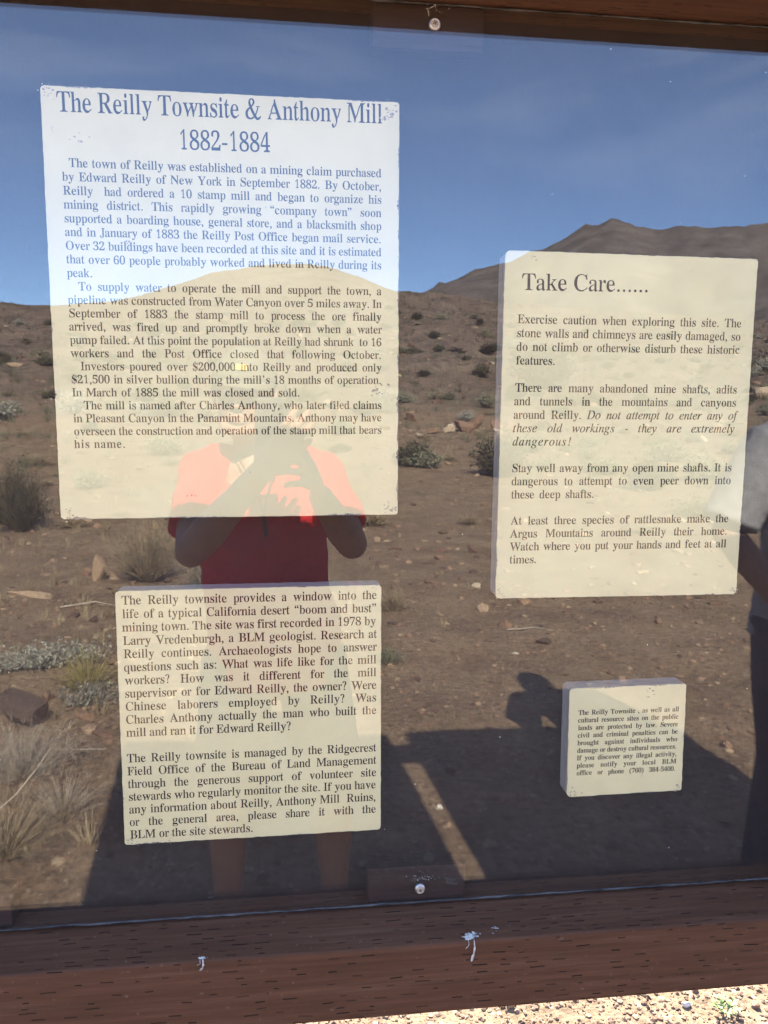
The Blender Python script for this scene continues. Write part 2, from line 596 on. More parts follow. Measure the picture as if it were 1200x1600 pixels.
M_STONE = tint_mat('desert_stone', [(0.0, (0.075, 0.055, 0.047)), (0.25, (0.17, 0.105, 0.075)), (0.45, (0.26, 0.175, 0.12)), (0.7, (0.36, 0.285, 0.20)), (0.9, (0.48, 0.42, 0.33)), (1.0, (0.60, 0.57, 0.50))])

# ------------------------------------------------------------------ ground and hills
NEAR_CREST = [(-180, 7), (-150, 8), (-120, 6.5), (-90, 6), (-60, 5.5), (-35, 6.2), (-25, 6.6), (-17.5, 6.38), (-14.6, 6.3), (-11, 6.7), (-7.9, 7.5), (-4.5, 8.8), (-0.3, 9.45), (2.7, 9.5), (5.3, 8.9), (7.9, 7.85), (11, 7.8), (14, 7.2), (20, 6.6), (31, 5.5), (45, 6), (70, 7), (100, 6), (140, 8), (180, 7)]
FAR_CREST = [(-180, 8), (-120, 7), (-60, 5), (-30, 4), (-10, 4), (2, 5), (7, 7.0), (10.1, 8.3), (12.2, 8.9), (14.8, 9.6), (17.3, 10.4), (19.8, 11.4), (22.2, 12.0), (24.2, 11.7), (26.1, 11.6), (28, 11.5), (29.5, 11.3), (31.3, 11.2), (36, 10.6), (50, 9), (90, 8), (140, 9), (180, 8)]


def height(x, y):
    x = np.asarray(x, float)
    y = np.asarray(y, float)
    r = np.hypot(x, y)
    az = np.degrees(np.arctan2(x, -y))
    e1 = np.interp(az, [a for a, _ in NEAR_CREST], [e for _, e in NEAR_CREST])
    e2 = np.interp(az, [a for a, _ in FAR_CREST], [e for _, e in FAR_CREST])
    RC, RF = 200.0, 620.0
    H1 = RC * np.tan(np.radians(e1)) + 1.6
    H2 = RF * np.tan(np.radians(e2)) + 1.6
    t = np.clip((r - 12) / (RC - 12), 0, 1)
    h = H1 * t ** 1.45
    # beyond the near crest the land dips and climbs to the far range
    d = np.clip((r - RC) / (320.0 - RC), 0, 1)
    d = d * d * (3 - 2 * d)
    h = np.where(r > RC, H1 * (1 - 0.45 * d), h)
    u = np.clip((r - 300) / (RF - 300), 0, 1)
    h = np.where(r > 300, np.maximum(h, H1 * 0.55 + (H2 - H1 * 0.55) * u ** 1.2), h)
    h = np.where(r > RF, H2 * (1 - 0.5 * np.clip((r - RF) / 700, 0, 1)), h)
    amp = np.clip((r - 6) / 60, 0, 1)
    h = h + amp * (1 - 0.75 * np.clip((r - 120) / 60, 0, 1)) * 1.3 * fbm(x / 16, y / 16, 5, 3)
    h = h + np.clip((r - 10) / 20, 0, 1) * 0.42 * fbm(x / 3.0, y / 3.0, 5, 9)
    far = np.clip((r - 230) / 150, 0, 1)
    h = h + np.clip((r - 150) / 120, 0, 1) * 3.0 * fbm(x / 60, y / 60, 6, 21)
    gul = 1 - 2 * np.abs(fbm(az / 3.1 + 0.4 * fbm(x / 90, y / 90, 3, 5), r / 260.0, 4, 33))
    h = h + far * (7.0 * (gul - 0.6) + 5.0 * fbm(x / 34, y / 34, 5, 41))
    mid = np.clip((r - 45) / 40, 0, 1) * (1 - np.clip((r - 175) / 25, 0, 1))
    h = h + mid * 1.1 * (1 - 2 * np.abs(fbm(az / 4.0 + 0.5 * fbm(x / 30, y / 30, 3, 6), r / 120.0, 4, 34)))
    # low bank on the left with the bigger rocks
    h = h + 0.10 * np.exp(-((x + 1.9) ** 2 + (y + 3.6) ** 2) / 1.2)
    h = h + 0.055 * fbm(x / 0.9, y / 0.9, 3, 5) * np.clip((r - 1.2) / 1.5, 0.25, 1) + 0.012 * fbm(x / 0.12, y / 0.12, 3, 6)
    return h


def h0(x, y):
    return float(height(np.array([x]), np.array([y]))[0])


NR, NA = 360, 900
rr = np.concatenate([[0.0], np.geomspace(0.25, 1400, NR)])
# finer azimuth steps towards the side the pane mirrors
aa = np.linspace(0, 2 * PI, NA, endpoint=False)
aa = aa + 0.55 * np.sin(aa - PI) * -1.0 * 0.0
RR, AA = np.meshgrid(rr[1:], aa, indexing='ij')
X = RR * np.sin(AA)
Y = -RR * np.cos(AA)
Z = height(X, Y)
gv = np.concatenate([[[0, 0, h0(0, 0)]], np.stack([X, Y, Z], -1).reshape(-1, 3)])
gf = []
for k in range(NA):
    gf.append((0, 1 + k, 1 + (k + 1) % NA))
i = np.arange(NR - 1)[:, None] * NA + 1
k = np.arange(NA)[None, :]
k2 = (k + 1) % NA
quads = np.stack([i + k, i + NA + k, i + NA + k2, i + k2], -1).reshape(-1, 4)
ground = mesh_obj('ground', gv.tolist(), gf + quads.tolist(), M_GROUND, smooth=True)
at = ground.data.attributes.new('slope', 'FLOAT', 'POINT')
gr_ = np.hypot(gv[:, 0], gv[:, 1])
at.data.foreach_set('value', np.clip((gr_ - 22) / 40, 0, 1).astype(np.float32))
at = ground.data.attributes.new('far_range', 'FLOAT', 'POINT')       # greyer towards the far range
at.data.foreach_set('value', np.clip((gr_ - 260) / 120, 0, 1).astype(np.float32))
tag(ground, 'tan gravelly desert floor rising to bare brown hills', kind='structure')


# ------------------------------------------------------------------ stones
def ico():
    bm = bmesh.new()
    bmesh.ops.create_icosphere(bm, subdivisions=1, radius=1.0)
    v = np.array([p.co[:] for p in bm.verts])
    f = np.array([[q.index for q in t.verts] for t in bm.faces])
    bm.free()
    return v, f


ICO_V, ICO_F = ico()


def gravel(name, n, sampler, smin, smax, seed, power=2.2, tint=(0.1, 0.85)):
    r = np.random.default_rng(seed)
    xy = sampler(r, n)
    z = height(xy[:, 0], xy[:, 1])
    s = smin + (smax - smin) * r.random(n) ** power
    nv = len(ICO_V)
    V = ICO_V[None] * (1 + 0.75 * (r.random((n, nv, 1)) - 0.5))
    sc = s[:, None, None] * np.stack([0.8 + 0.5 * r.random(n), 0.7 + 0.4 * r.random(n), 0.42 + 0.35 * r.random(n)], -1)[:, None, :]
    V = V * sc
    a = r.random(n) * 2 * PI
    c, sn = np.cos(a)[:, None], np.sin(a)[:, None]
    x = V[:, :, 0] * c - V[:, :, 1] * sn
    y = V[:, :, 0] * sn + V[:, :, 1] * c
    V = np.stack([x + xy[:, :1], y + xy[:, 1:], V[:, :, 2] + (z + s * 0.12)[:, None]], -1)
    F = (ICO_F[None] + (np.arange(n) * nv)[:, None, None]).reshape(-1, 3)
    o = mesh_obj(name, V.reshape(-1, 3).tolist(), F.tolist(), M_STONE)
    t = o.data.attributes.new('tint', 'FLOAT', 'POINT')
    tv = tint[0] + (tint[1] - tint[0]) * r.random(n)
    t.data.foreach_set('value', np.repeat(tv, nv).astype(np.float32))
    return o


def wedge(r0, r1, a0, a1):
    def f(r, n):
        q = np.sqrt(r.random(n) * (r1 * r1 - r0 * r0) + r0 * r0)
        a = np.radians(a0 + (a1 - a0) * r.random(n))
        return np.stack([q * np.sin(a), -q * np.cos(a)], -1)
    return f


def rect(x0, x1, y0, y1):
    def f(r, n):
        return np.stack([x0 + (x1 - x0) * r.random(n), y0 + (y1 - y0) * r.random(n)], -1)
    return f


g1 = gravel('gravel', 6500, wedge(1.2, 6.5, -60, 60), 0.003, 0.026, 1, 4.0, (0.1, 0.68))
g2 = gravel('gravel', 4200, wedge(5.5, 30, -35, 50), 0.010, 0.075, 2, 4.0, (0.1, 0.68))
g3 = gravel('gravel', 21000, rect(-0.85, 1.5, 0.78, 1.36), 0.0011, 0.0085, 3, 5.0, (0.0, 0.55))
g4 = gravel('gravel', 1500, wedge(28, 130, -30, 45), 0.05, 0.42, 4, 3.5, (0.1, 0.75))
g5 = gravel('gravel', 1100, wedge(2.2, 11, -48, 40), 0.010, 0.060, 5, 3.2, (0.02, 0.62))
for g, lab in ((g5, 'loose stones on the dirt behind the people'), (g1, 'fine gravel strewn over the trampled dirt'), (g2, 'scattered stones on the open desert floor'), (g3, 'pale sunlit gravel under the board'), (g4, 'rubble strewn over the lower hillside')):
    tag(g, lab, kind='stuff')


def rock(name, label, x, y, size, tint, cat='rock', rz=0.0, tilt=0.0, sink=0.25, seed=1, group=None, sub=3, zoff=0.0):
    """one faceted stone, sunk a little into the ground"""
    bm = bmesh.new()
    bmesh.ops.create_icosphere(bm, subdivisions=sub, radius=1.0)
    r = random.Random(seed)
    planes = []
    big = max(size) > 0.2
    for _ in range(8 if big else 11):
        d = Vector((r.gauss(0, 1), r.gauss(0, 1), r.gauss(0, 1))).normalized()
        planes.append((d, r.uniform(0.34, 0.66) if big else r.uniform(0.46, 0.86)))
    for v in bm.verts:
        for d, k in planes:
            e = v.co.dot(d) - k
            if e > 0:
                v.co -= d * e
        v.co *= 1 + r.uniform(-0.018, 0.018)
    R = Matrix.Rotation(rz, 3, 'Z') @ Matrix.Rotation(tilt, 3, 'Y')
    for v in bm.verts:
        v.co = R @ Vector((v.co.x * size[0] / 2, v.co.y * size[1] / 2, v.co.z * size[2] / 2))
    lo = min(v.co.z for v in bm.verts)
    hi = max(v.co.z for v in bm.verts)
    z = h0(x, y) - lo - sink * (hi - lo) + zoff
    o = bm_obj(name, bm, M_STONE, loc=(x, y, z))
    t = o.data.attributes.new('tint', 'FLOAT', 'POINT')
    t.data.foreach_set('value', [tint] * len(o.data.vertices))
    return tag(o, label, cat, group)

# ------------------------------------------------------------------ the notice boards
SL0, SL1 = -0.512, 0.735           # this board's ends along x
ZG, ZT = 0.9935, 2.0335            # lower and upper edge of the pane that shows
board = thing('notice_board', 'dark brown timber notice board with a clear pane over four cream text panels', 'notice board', (0.11, 0.05, 0.0))


def beam(name, lo, hi, parent, bev=0.004):
    bm = bmesh.new()
    bm_box(bm, lo, hi, bev, 3)
    return bm_obj(name, bm, M_TIMBER, parent)


def beam_sloped(name, parent, x0, x1):
    """bottom rail: its top slopes a little outwards"""
    bm = bmesh.new()
    prof = [(-0.062, 0.894), (0.052, 0.894), (0.052, 0.9925), (0.0, 0.9915), (-0.062, 0.9825)]
    A = [bm.verts.new((x0, y, z)) for y, z in prof]
    B = [bm.verts.new((x1, y, z)) for y, z in prof]
    n = len(prof)
    for q in range(n):
        bm.faces.new((A[q], A[(q + 1) % n], B[(q + 1) % n], B[q]))
    bm.faces.new(A[::-1])
    bm.faces.new(B)
    bmesh.ops.bevel(bm, geom=bm.edges[:], offset=0.0028, segments=3, affect='EDGES', profile=0.55)
    return bm_obj(name, bm, M_TIMBER, parent)


def make_frame(root, x0, x1, posts):
    b = beam_sloped('bottom_rail', root, x0, x1)
    beam('top_rail', (x0, -0.070, ZT), (x1, 0.052, 2.235), root)
    for xx in (x0 + 0.0005, x1 - 0.0665):
        bm = bmesh.new()
        bm_box(bm, (xx, -0.060, 0.9955), (xx + 0.066, 0.052, ZT - 0.0015), 0.003, 2)
        bm_obj('side_rail', bm, M_TIMBER, root)
    bm = bmesh.new()
    bm_box(bm, (x0 + 0.002, 0.0345, 0.9945), (x1 - 0.002, 0.0475, ZT - 0.001))
    bm_obj('back_board', bm, M_BACK, root)
    bm = bmesh.new()
    bm_box(bm, (x0 + 0.0675, 0.0, 0.9945), (x1 - 0.0675, 0.0045, ZT - 0.0012))
    bm_obj('pane', bm, M_PANE, root)
    for xx in posts:
        bm = bmesh.new()
        bm_box(bm, (xx, 0.0535, -0.25), (xx + 0.09, 0.1435, 2.232), 0.004, 2)
        bm_obj('post', bm, M_TIMBER, root)
    return b


rail = make_frame(board, SL0, SL1, (SL0 + 0.004,))
board2 = thing('notice_board', 'second brown timber notice board beyond the narrow gap, beside the first', 'notice board', (1.49, 0.05, 0.0))
make_frame(board2, 0.823, 2.215, (0.826, 2.118))
bm = bmesh.new()
bm_box(bm, (0.36, 0.0535, 2.085), (0.825, 0.0915, 2.225), 0.003, 2)
bm_obj('cleat', bm, M_TIMBER, board2)          # ties the two boards together behind their top rails

# blocks between pane and back board, with the screws that clamp the pane to them
for x0, x1, z0, z1 in ((0.101, 0.2225, 0.9950, 1.0395), (0.101, 0.2230, 1.9865, 2.0320), (-0.444, -0.316, 0.9950, 1.0395)):
    bm = bmesh.new()
    bm_box(bm, (x0, 0.0052, z0), (x1, 0.0338, z1), 0.0015, 2)
    bm_obj('spacer_block', bm, M_BLOCK, board)


def screw(x, z):
    bm = bmesh.new()
    prof = [(0.0023, 0.0002), (0.0062, 0.0000), (0.0066, -0.0008), (0.0060, -0.0022), (0.0052, -0.0032), (0.0045, -0.0034), (0.0040, -0.0028), (0.0023, -0.0026)]
    n = 28
    rings = [[bm.verts.new((x + r * math.cos(2 * PI * q / n), y, z + r * math.sin(2 * PI * q / n))) for q in range(n)] for r, y in prof]
    for A, B in zip(rings, rings[1:] + rings[:1]):
        for q in range(n):
            bm.faces.new((A[q], A[(q + 1) % n], B[(q + 1) % n], B[q]))
    w = bm_obj('screw', bm, M_STEEL, board, smooth=True)
    bm = bmesh.new()
    prof = [(0.0040, -0.0027), (0.0037, -0.0036), (0.0028, -0.0041), (0.0014, -0.0044)]
    rings = [[bm.verts.new((x + r * math.cos(2 * PI * q / n), y, z + r * math.sin(2 * PI * q / n))) for q in range(n)] for r, y in prof]
    for A, B in zip(rings, rings[1:]):
        for q in range(n):
            bm.faces.new((A[q], A[(q + 1) % n], B[(q + 1) % n], B[q]))
    bm.faces.new(rings[-1])
    bm_obj('screw_head', bm, M_SCREW, w, smooth=True)
    bm = bmesh.new()
    for a in (0.35, 0.35 + PI / 2):
        d, e = Vector((math.cos(a), 0, math.sin(a))), Vector((-math.sin(a), 0, math.cos(a)))
        c = Vector((x, -0.00455 - 0.00006 * (a > 1), z))
        vs = [bm.verts.new(c + d * p * 0.0024 + e * q * 0.0005) for p, q in ((-1, -1), (1, -1), (1, 1), (-1, 1))]
        bm.faces.new(vs)
    bm_obj('cross_slot', bm, M_SLOT, w)


screw(0.1648, 1.0136)
screw(0.1675, 2.0105)


def bead(name, z, sgn, seed, y0=-0.0002):
    """squeezed-out line of sealant along the edge of the pane"""
    r = random.Random(seed)
    bm = bmesh.new()
    pts, rad = [], []
    x = SL0 + 0.068
    ph = r.uniform(0, 9)
    while x < SL1 - 0.068:
        w = 0.5 + 0.5 * math.sin(x * 23 + ph) * math.sin(x * 61 + 2 * ph)
        pts.append((x, y0 - 0.0006 + 0.0006 * w, z + sgn * (0.0008 + 0.0008 * r.random())))
        rad.append((0.0009 + 0.0012 * w * r.random() + 0.0004 * (sgn > 0), 0.0007 + 0.0006 * w))
        x += 0.012
    bm_tube(bm, pts, rad, 7, Vector((0, 1, 0)))
    return bm_obj(name, bm, M_EDGE_GLINT, board, smooth=True)


bead('pane_edge_glint', 0.9945, 1, 3)
bead('pane_edge_glint', 2.0322, -1, 4)


# bird droppings on the bottom rail: a splash on the top, a run down the front
def dropping(x, y, size, run, seed, label):
    r = random.Random(seed)
    bm = bmesh.new()

    def zt(yy):
        return 0.9915 + (yy / 0.062) * 0.009

    def blob(cx, cy, rx, ry, h):
        n = 12
        ring = []
        for q in range(n):
            k = r.uniform(0.35, 1.35)
            yy = max(cy + ry * k * math.sin(2 * PI * q / n), -0.0605)
            ring.append(bm.verts.new((cx + rx * k * math.cos(2 * PI * q / n), yy, zt(yy) + 0.0003)))
        c = bm.verts.new((cx, max(cy, -0.060), zt(cy) + h))
        for q in range(n):
            bm.faces.new((ring[q], ring[(q + 1) % n], c))
    for _ in range(5):
        blob(x + r.gauss(0, size * 0.35), y + r.gauss(0, size * 0.18), size * r.uniform(0.3, 0.7), size * r.uniform(0.2, 0.45), size * r.uniform(0.04, 0.10))
    for _ in range(5):
        blob(x + r.gauss(0, size * 0.9), y + r.gauss(0, size * 0.3), size * 0.12, size * 0.1, size * 0.08)
    if run:
        for dx, ln, w in ((0.15, run, 0.0014), (-0.5, run * 0.3, 0.0007)):
            n = 14
            prev = None
            for q in range(n):
                f = q / (n - 1)
                zz = 0.9815 - ln * f
                ww = w * (0.6 + 0.25 * math.sin(f * 7 + seed) + (0.75 if f > 0.62 else 0.0)) * (1 if f < 0.93 else 0.45)
                cx = x + dx * size + 0.0012 * math.sin(f * 4) - 0.002 * f
                yy = -0.0631 + (0.0022 * (1 - f / 0.12) if f < 0.12 else 0)
                zz = zz + (0.0025 * (1 - f / 0.12) if f < 0.12 else 0)
                row = [bm.verts.new((cx - ww, yy, zz)), bm.verts.new((cx, yy - 0.0005, zz)), bm.verts.new((cx + ww, yy, zz))]
                if prev:
                    for e in range(2):
                        bm.faces.new((prev[e], prev[e + 1], row[e + 1], row[e]))
                prev = row
    o = bm_obj('bird_dropping', bm, M_GUANO, rail, smooth=True)
    o['label'] = label


dropping(0.2175, -0.056, 0.0105, 0.024, 5, 'largest white dropping, with a run down the front')
dropping(0.2480, -0.046, 0.0045, 0, 8, 'small grey dropping on the top face')
dropping(-0.0930, -0.058, 0.0050, 0.010, 12, 'small white dropping at the left')

# bits of web and dirt round the screws, on the pane
bm = bmesh.new()
r_ = random.Random(4)


def flake(bm, x, z, l, w, a):
    d, e = Vector((math.cos(a), 0, math.sin(a))), Vector((-math.sin(a), 0, math.cos(a)))
    c = Vector((x, -0.0006 - r_.random() * 0.0004, z))
    vs = [bm.verts.new(c + d * p * l + e * q * w + Vector((0, -0.0004 * (p == 0), 0))) for p, q in ((-1, -.4), (0, -1), (1, -.4), (1, .4), (0, 1), (-1, .4))]
    bm.faces.new(vs)


for _ in range(36):
    flake(bm, 0.166 + r_.gauss(0, 0.009), 1.0245 + abs(r_.gauss(0, 0.005)), r_.uniform(0.0003, 0.0009), r_.uniform(0.0002, 0.0005), r_.uniform(0, 3))
flake(bm, 0.1605, 2.0225, 0.0042, 0.0008, 1.75)
flake(bm, 0.1640, 2.0275, 0.0030, 0.0006, 0.5)
flake(bm, 0.1672, 2.0300, 0.0022, 0.0010, 2.3)
for _ in range(14):
    flake(bm, 0.166 + r_.gauss(0, 0.007), 2.026 + r_.gauss(0, 0.004), r_.uniform(0.0003, 0.001), r_.uniform(0.0002, 0.0005), r_.uniform(0, 3))
for _ in range(26):
    flake(bm, r_.uniform(-0.33, 0.6), r_.uniform(1.03, 1.97), r_.uniform(0.0004, 0.0011), r_.uniform(0.0002, 0.0005), r_.uniform(0, 3))
o = bm_obj('dirt_speck', bm, M_GUANO, board)
o['kind'] = 'stuff'

# ------------------------------------------------------------------ the four text panels
YF = 0.009         # plane of their faces, just behind the pane


def outline(w, h, rad, jit, r):
    """closed outline of a hand-cut sheet, corners (tl, tr, br, bl) rounded by rad[k]"""
    pts = []
    cor = [(-w / 2, h / 2), (w / 2, h / 2), (w / 2, -h / 2), (-w / 2, -h / 2)]
    ina = [(1, -1), (-1, -1), (-1, 1), (1, 1)]
    st = [PI, PI / 2, 0, -PI / 2]
    arcs = []
    for k in range(4):
        R = rad[k]
        c = (cor[k][0] + ina[k][0] * R, cor[k][1] + ina[k][1] * R)
        arcs.append([(c[0] + R * math.cos(st[k] - t * PI / 8), c[1] + R * math.sin(st[k] - t * PI / 8)) for t in range(5)])
    for k in range(4):
        pts += arcs[k]
        a, b = arcs[k][-1], arcs[(k + 1) % 4][0]
        n = max(2, int(math.hypot(b[0] - a[0], b[1] - a[1]) / 0.006))
        for q in range(1, n):
            t = q / n
            pts.append((a[0] + (b[0] - a[0]) * t, a[1] + (b[1] - a[1]) * t))
    out = []
    for x, z in pts:
        out.append((x + r.gauss(0, jit), z + r.gauss(0, jit)))
    return out


def prism(bm, pts, y0, y1, T):
    A = [bm.verts.new(T(x, y0, z)) for x, z in pts]
    B = [bm.verts.new(T(x, y1, z)) for x, z in pts]
    n = len(pts)
    bm.faces.new(A)
    bm.faces.new(B[::-1])
    for q in range(n):
        bm.faces.new((A[q], B[q], B[(q + 1) % n], A[(q + 1) % n]))


def panel(label, cx, cz, w, h, ang, rad, chips, seed, grow=0.0):
    r = random.Random(seed)
    ca, sa = math.cos(ang), math.sin(ang)

    def T(x, y, z):
        return (cx + x * ca - z * sa, y, cz + x * sa + z * ca)
    bm = bmesh.new()
    prism(bm, outline(w, h, [q * 1.25 for q in rad], 0.00012, r), YF + 0.0009, 0.0338, T)
    core = bm_obj('text_panel', bm, M_CORE, loc=(cx, YF, cz))
    core.location = (0, 0, 0)
    for v in core.data.vertices:
        v.co -= Vector((cx, YF, cz))
    core.location = (cx, YF, cz)
    tag(core, label, 'text panel')
    bm = bmesh.new()
    prism(bm, outline(w - 0.0006, h - 0.0006, rad, 0.00022, r), YF, YF + 0.0008, T)
    bm_obj('face_sheet', bm, M_FACE, core)
    # chipped and scuffed spots along the edges
    bm = bmesh.new()
    for side, t, ln, dp in chips:
        n = max(4, int(ln / 0.0012))
        up, lo = [], []
        for q in range(n + 1):
            u = t - ln / 2 + ln * q / n
            d = 1.6 * dp * r.uniform(0.15, 1.0) * math.sin(PI * min(max(q / n, 0.06), 0.94))
            if side == 'r':
                up.append((w / 2 - 0.0002, u)); lo.append((w / 2 - d, u))
            elif side == 'l':
                up.append((-w / 2 + 0.0002, u)); lo.append((-w / 2 + d, u))
            elif side == 'b':
                up.append((u, -h / 2 + 0.0002)); lo.append((u, -h / 2 + d))
            else:
                up.append((u, h / 2 - 0.0002)); lo.append((u, h / 2 - d))
        U = [bm.verts.new(T(x, YF - 0.00012, z)) for x, z in up]
        D = [bm.verts.new(T(x, YF - 0.00012, z)) for x, z in lo]
        for q in range(n):
            bm.faces.new((U[q], U[q + 1], D[q + 1], D[q]))
    if len(bm.faces):
        o = bm_obj('worn_edge', bm, M_CHIP, core)
        o['kind'] = 'stuff'
    return core, T


def scuffs(core, T, spots, seed):
    """irregular rubbed patches: (x, z, size, how many flecks)"""
    r = random.Random(seed)
    bm = bmesh.new()
    for x, z, s, n in spots:
        for _ in range(n):
            cx, cz = x + r.gauss(0, s * 0.5), z + r.gauss(0, s * 0.5)
            m = r.randint(5, 7)
            q = s * r.uniform(0.06, 0.26)
            a0 = r.uniform(0, 6)
            st = r.uniform(0.3, 1)
            vs = [bm.verts.new(T(cx + q * r.uniform(0.5, 1.1) * math.cos(a0 + 2 * PI * k / m), YF - 0.00014 - 0.00004 * r.random(), cz + st * q * r.uniform(0.5, 1.1) * math.sin(a0 + 2 * PI * k / m))) for k in range(m)]
            bm.faces.new(vs)
    o = bm_obj('scuff_mark', bm, M_SCUFF, core)
    o['kind'] = 'stuff'


p_main, T1 = panel('largest cream text panel, headed The Reilly Townsite & Anthony Mill', -0.0561, 1.7036, 0.3778, 0.4560, 0.0058, (0.004, 0.003, 0.003, 0.004),
                   [('r', 0.09, 0.020, 0.0016), ('r', 0.02, 0.05, 0.0012), ('r', -0.05, 0.03, 0.0011), ('r', -0.10, 0.022, 0.0020), ('r', -0.135, 0.03, 0.0014), ('r', 0.17, 0.03, 0.0014), ('r', -0.16, 0.02, 0.0022), ('r', -0.20, 0.03, 0.0018), ('r', 0.12, 0.025, 0.0018),
                    ('l', -0.15, 0.012, 0.0010), ('l', -0.02, 0.02, 0.0009), ('l', -0.09, 0.01, 0.0014), ('b', -0.05, 0.12, 0.0011), ('b', 0.13, 0.07, 0.0020), ('b', -0.17, 0.03, 0.0022), ('t', -0.15, 0.05, 0.0012), ('t', 0.15, 0.05, 0.0012)], 1)
scuffs(p_main, T1, [(0.178, 0.215, 0.009, 26), (-0.183, 0.222, 0.008, 24), (0.181, -0.220, 0.007, 30), (-0.180, -0.222, 0.006, 18), (-0.150, 0.175, 0.009, 8), (-0.178, 0.185, 0.003, 6), (0.165, -0.084, 0.009, 16), (-0.105, 0.069, 0.006, 12), (-0.105, -0.099, 0.005, 5), (-0.160, -0.04, 0.003, 4), (-0.06, -0.152, 0.004, 5), (0.02, -0.178, 0.003, 5), (-0.045, -0.2, 0.006, 9), (0.14, -0.1, 0.003, 3), (-0.17, -0.14, 0.005, 4)], 5)
p_care, T2 = panel('cream text panel headed Take Care, with rounded corners', 0.4077, 1.5762, 0.3078, 0.4055, -0.0031, (0.007, 0.003, 0.004, 0.006),
                   [('r', -0.12, 0.06, 0.0009), ('r', 0.02, 0.05, 0.0007), ('b', 0.12, 0.03, 0.0012), ('l', -0.16, 0.03, 0.0010), ('t', 0.02, 0.03, 0.0008)], 2)
scuffs(p_care, T2, [(0.149, -0.198, 0.005, 20), (-0.147, -0.196, 0.006, 14), (0.07, 0.185, 0.004, 4), (-0.12, 0.196, 0.005, 8), (0.05, 0.0, 0.003, 3)], 6)
p_low, T3 = panel('square cream text panel about the townsite, beginning The Reilly townsite provides', -0.0358, 1.2403, 0.3038, 0.3055, 0.0047, (0.005, 0.004, 0.004, 0.003),
                  [('b', -0.12, 0.05, 0.0013), ('b', 0.05, 0.04, 0.0008), ('r', 0.05, 0.04, 0.0008), ('l', -0.1, 0.03, 0.0008), ('t', 0.06, 0.015, 0.0010)], 3)
scuffs(p_low, T3, [(-0.143, -0.148, 0.007, 16), (-0.1, -0.149, 0.006, 10), (0.145, 0.148, 0.005, 8), (0.06, 0.148, 0.003, 5)], 7)
p_small, T4 = panel('smallest cream text panel, with a telephone number in its last line', 0.4267, 1.1885, 0.1523, 0.1413, 0.0074, (0.004, 0.003, 0.003, 0.006),
                    [('t', -0.03, 0.05, 0.0011), ('t', 0.04, 0.03, 0.0009), ('r', 0.0, 0.02, 0.0010), ('r', -0.02, 0.02, 0.0010), ('b', 0.03, 0.03, 0.0008), ('l', -0.05, 0.02, 0.0010)], 4)
scuffs(p_small, T4, [(0.070, -0.065, 0.006, 22), (-0.068, -0.066, 0.006, 20), (0.02, -0.047, 0.003, 9), (-0.045, -0.046, 0.002, 4), (0.03, 0.058, 0.01, 6)], 8)
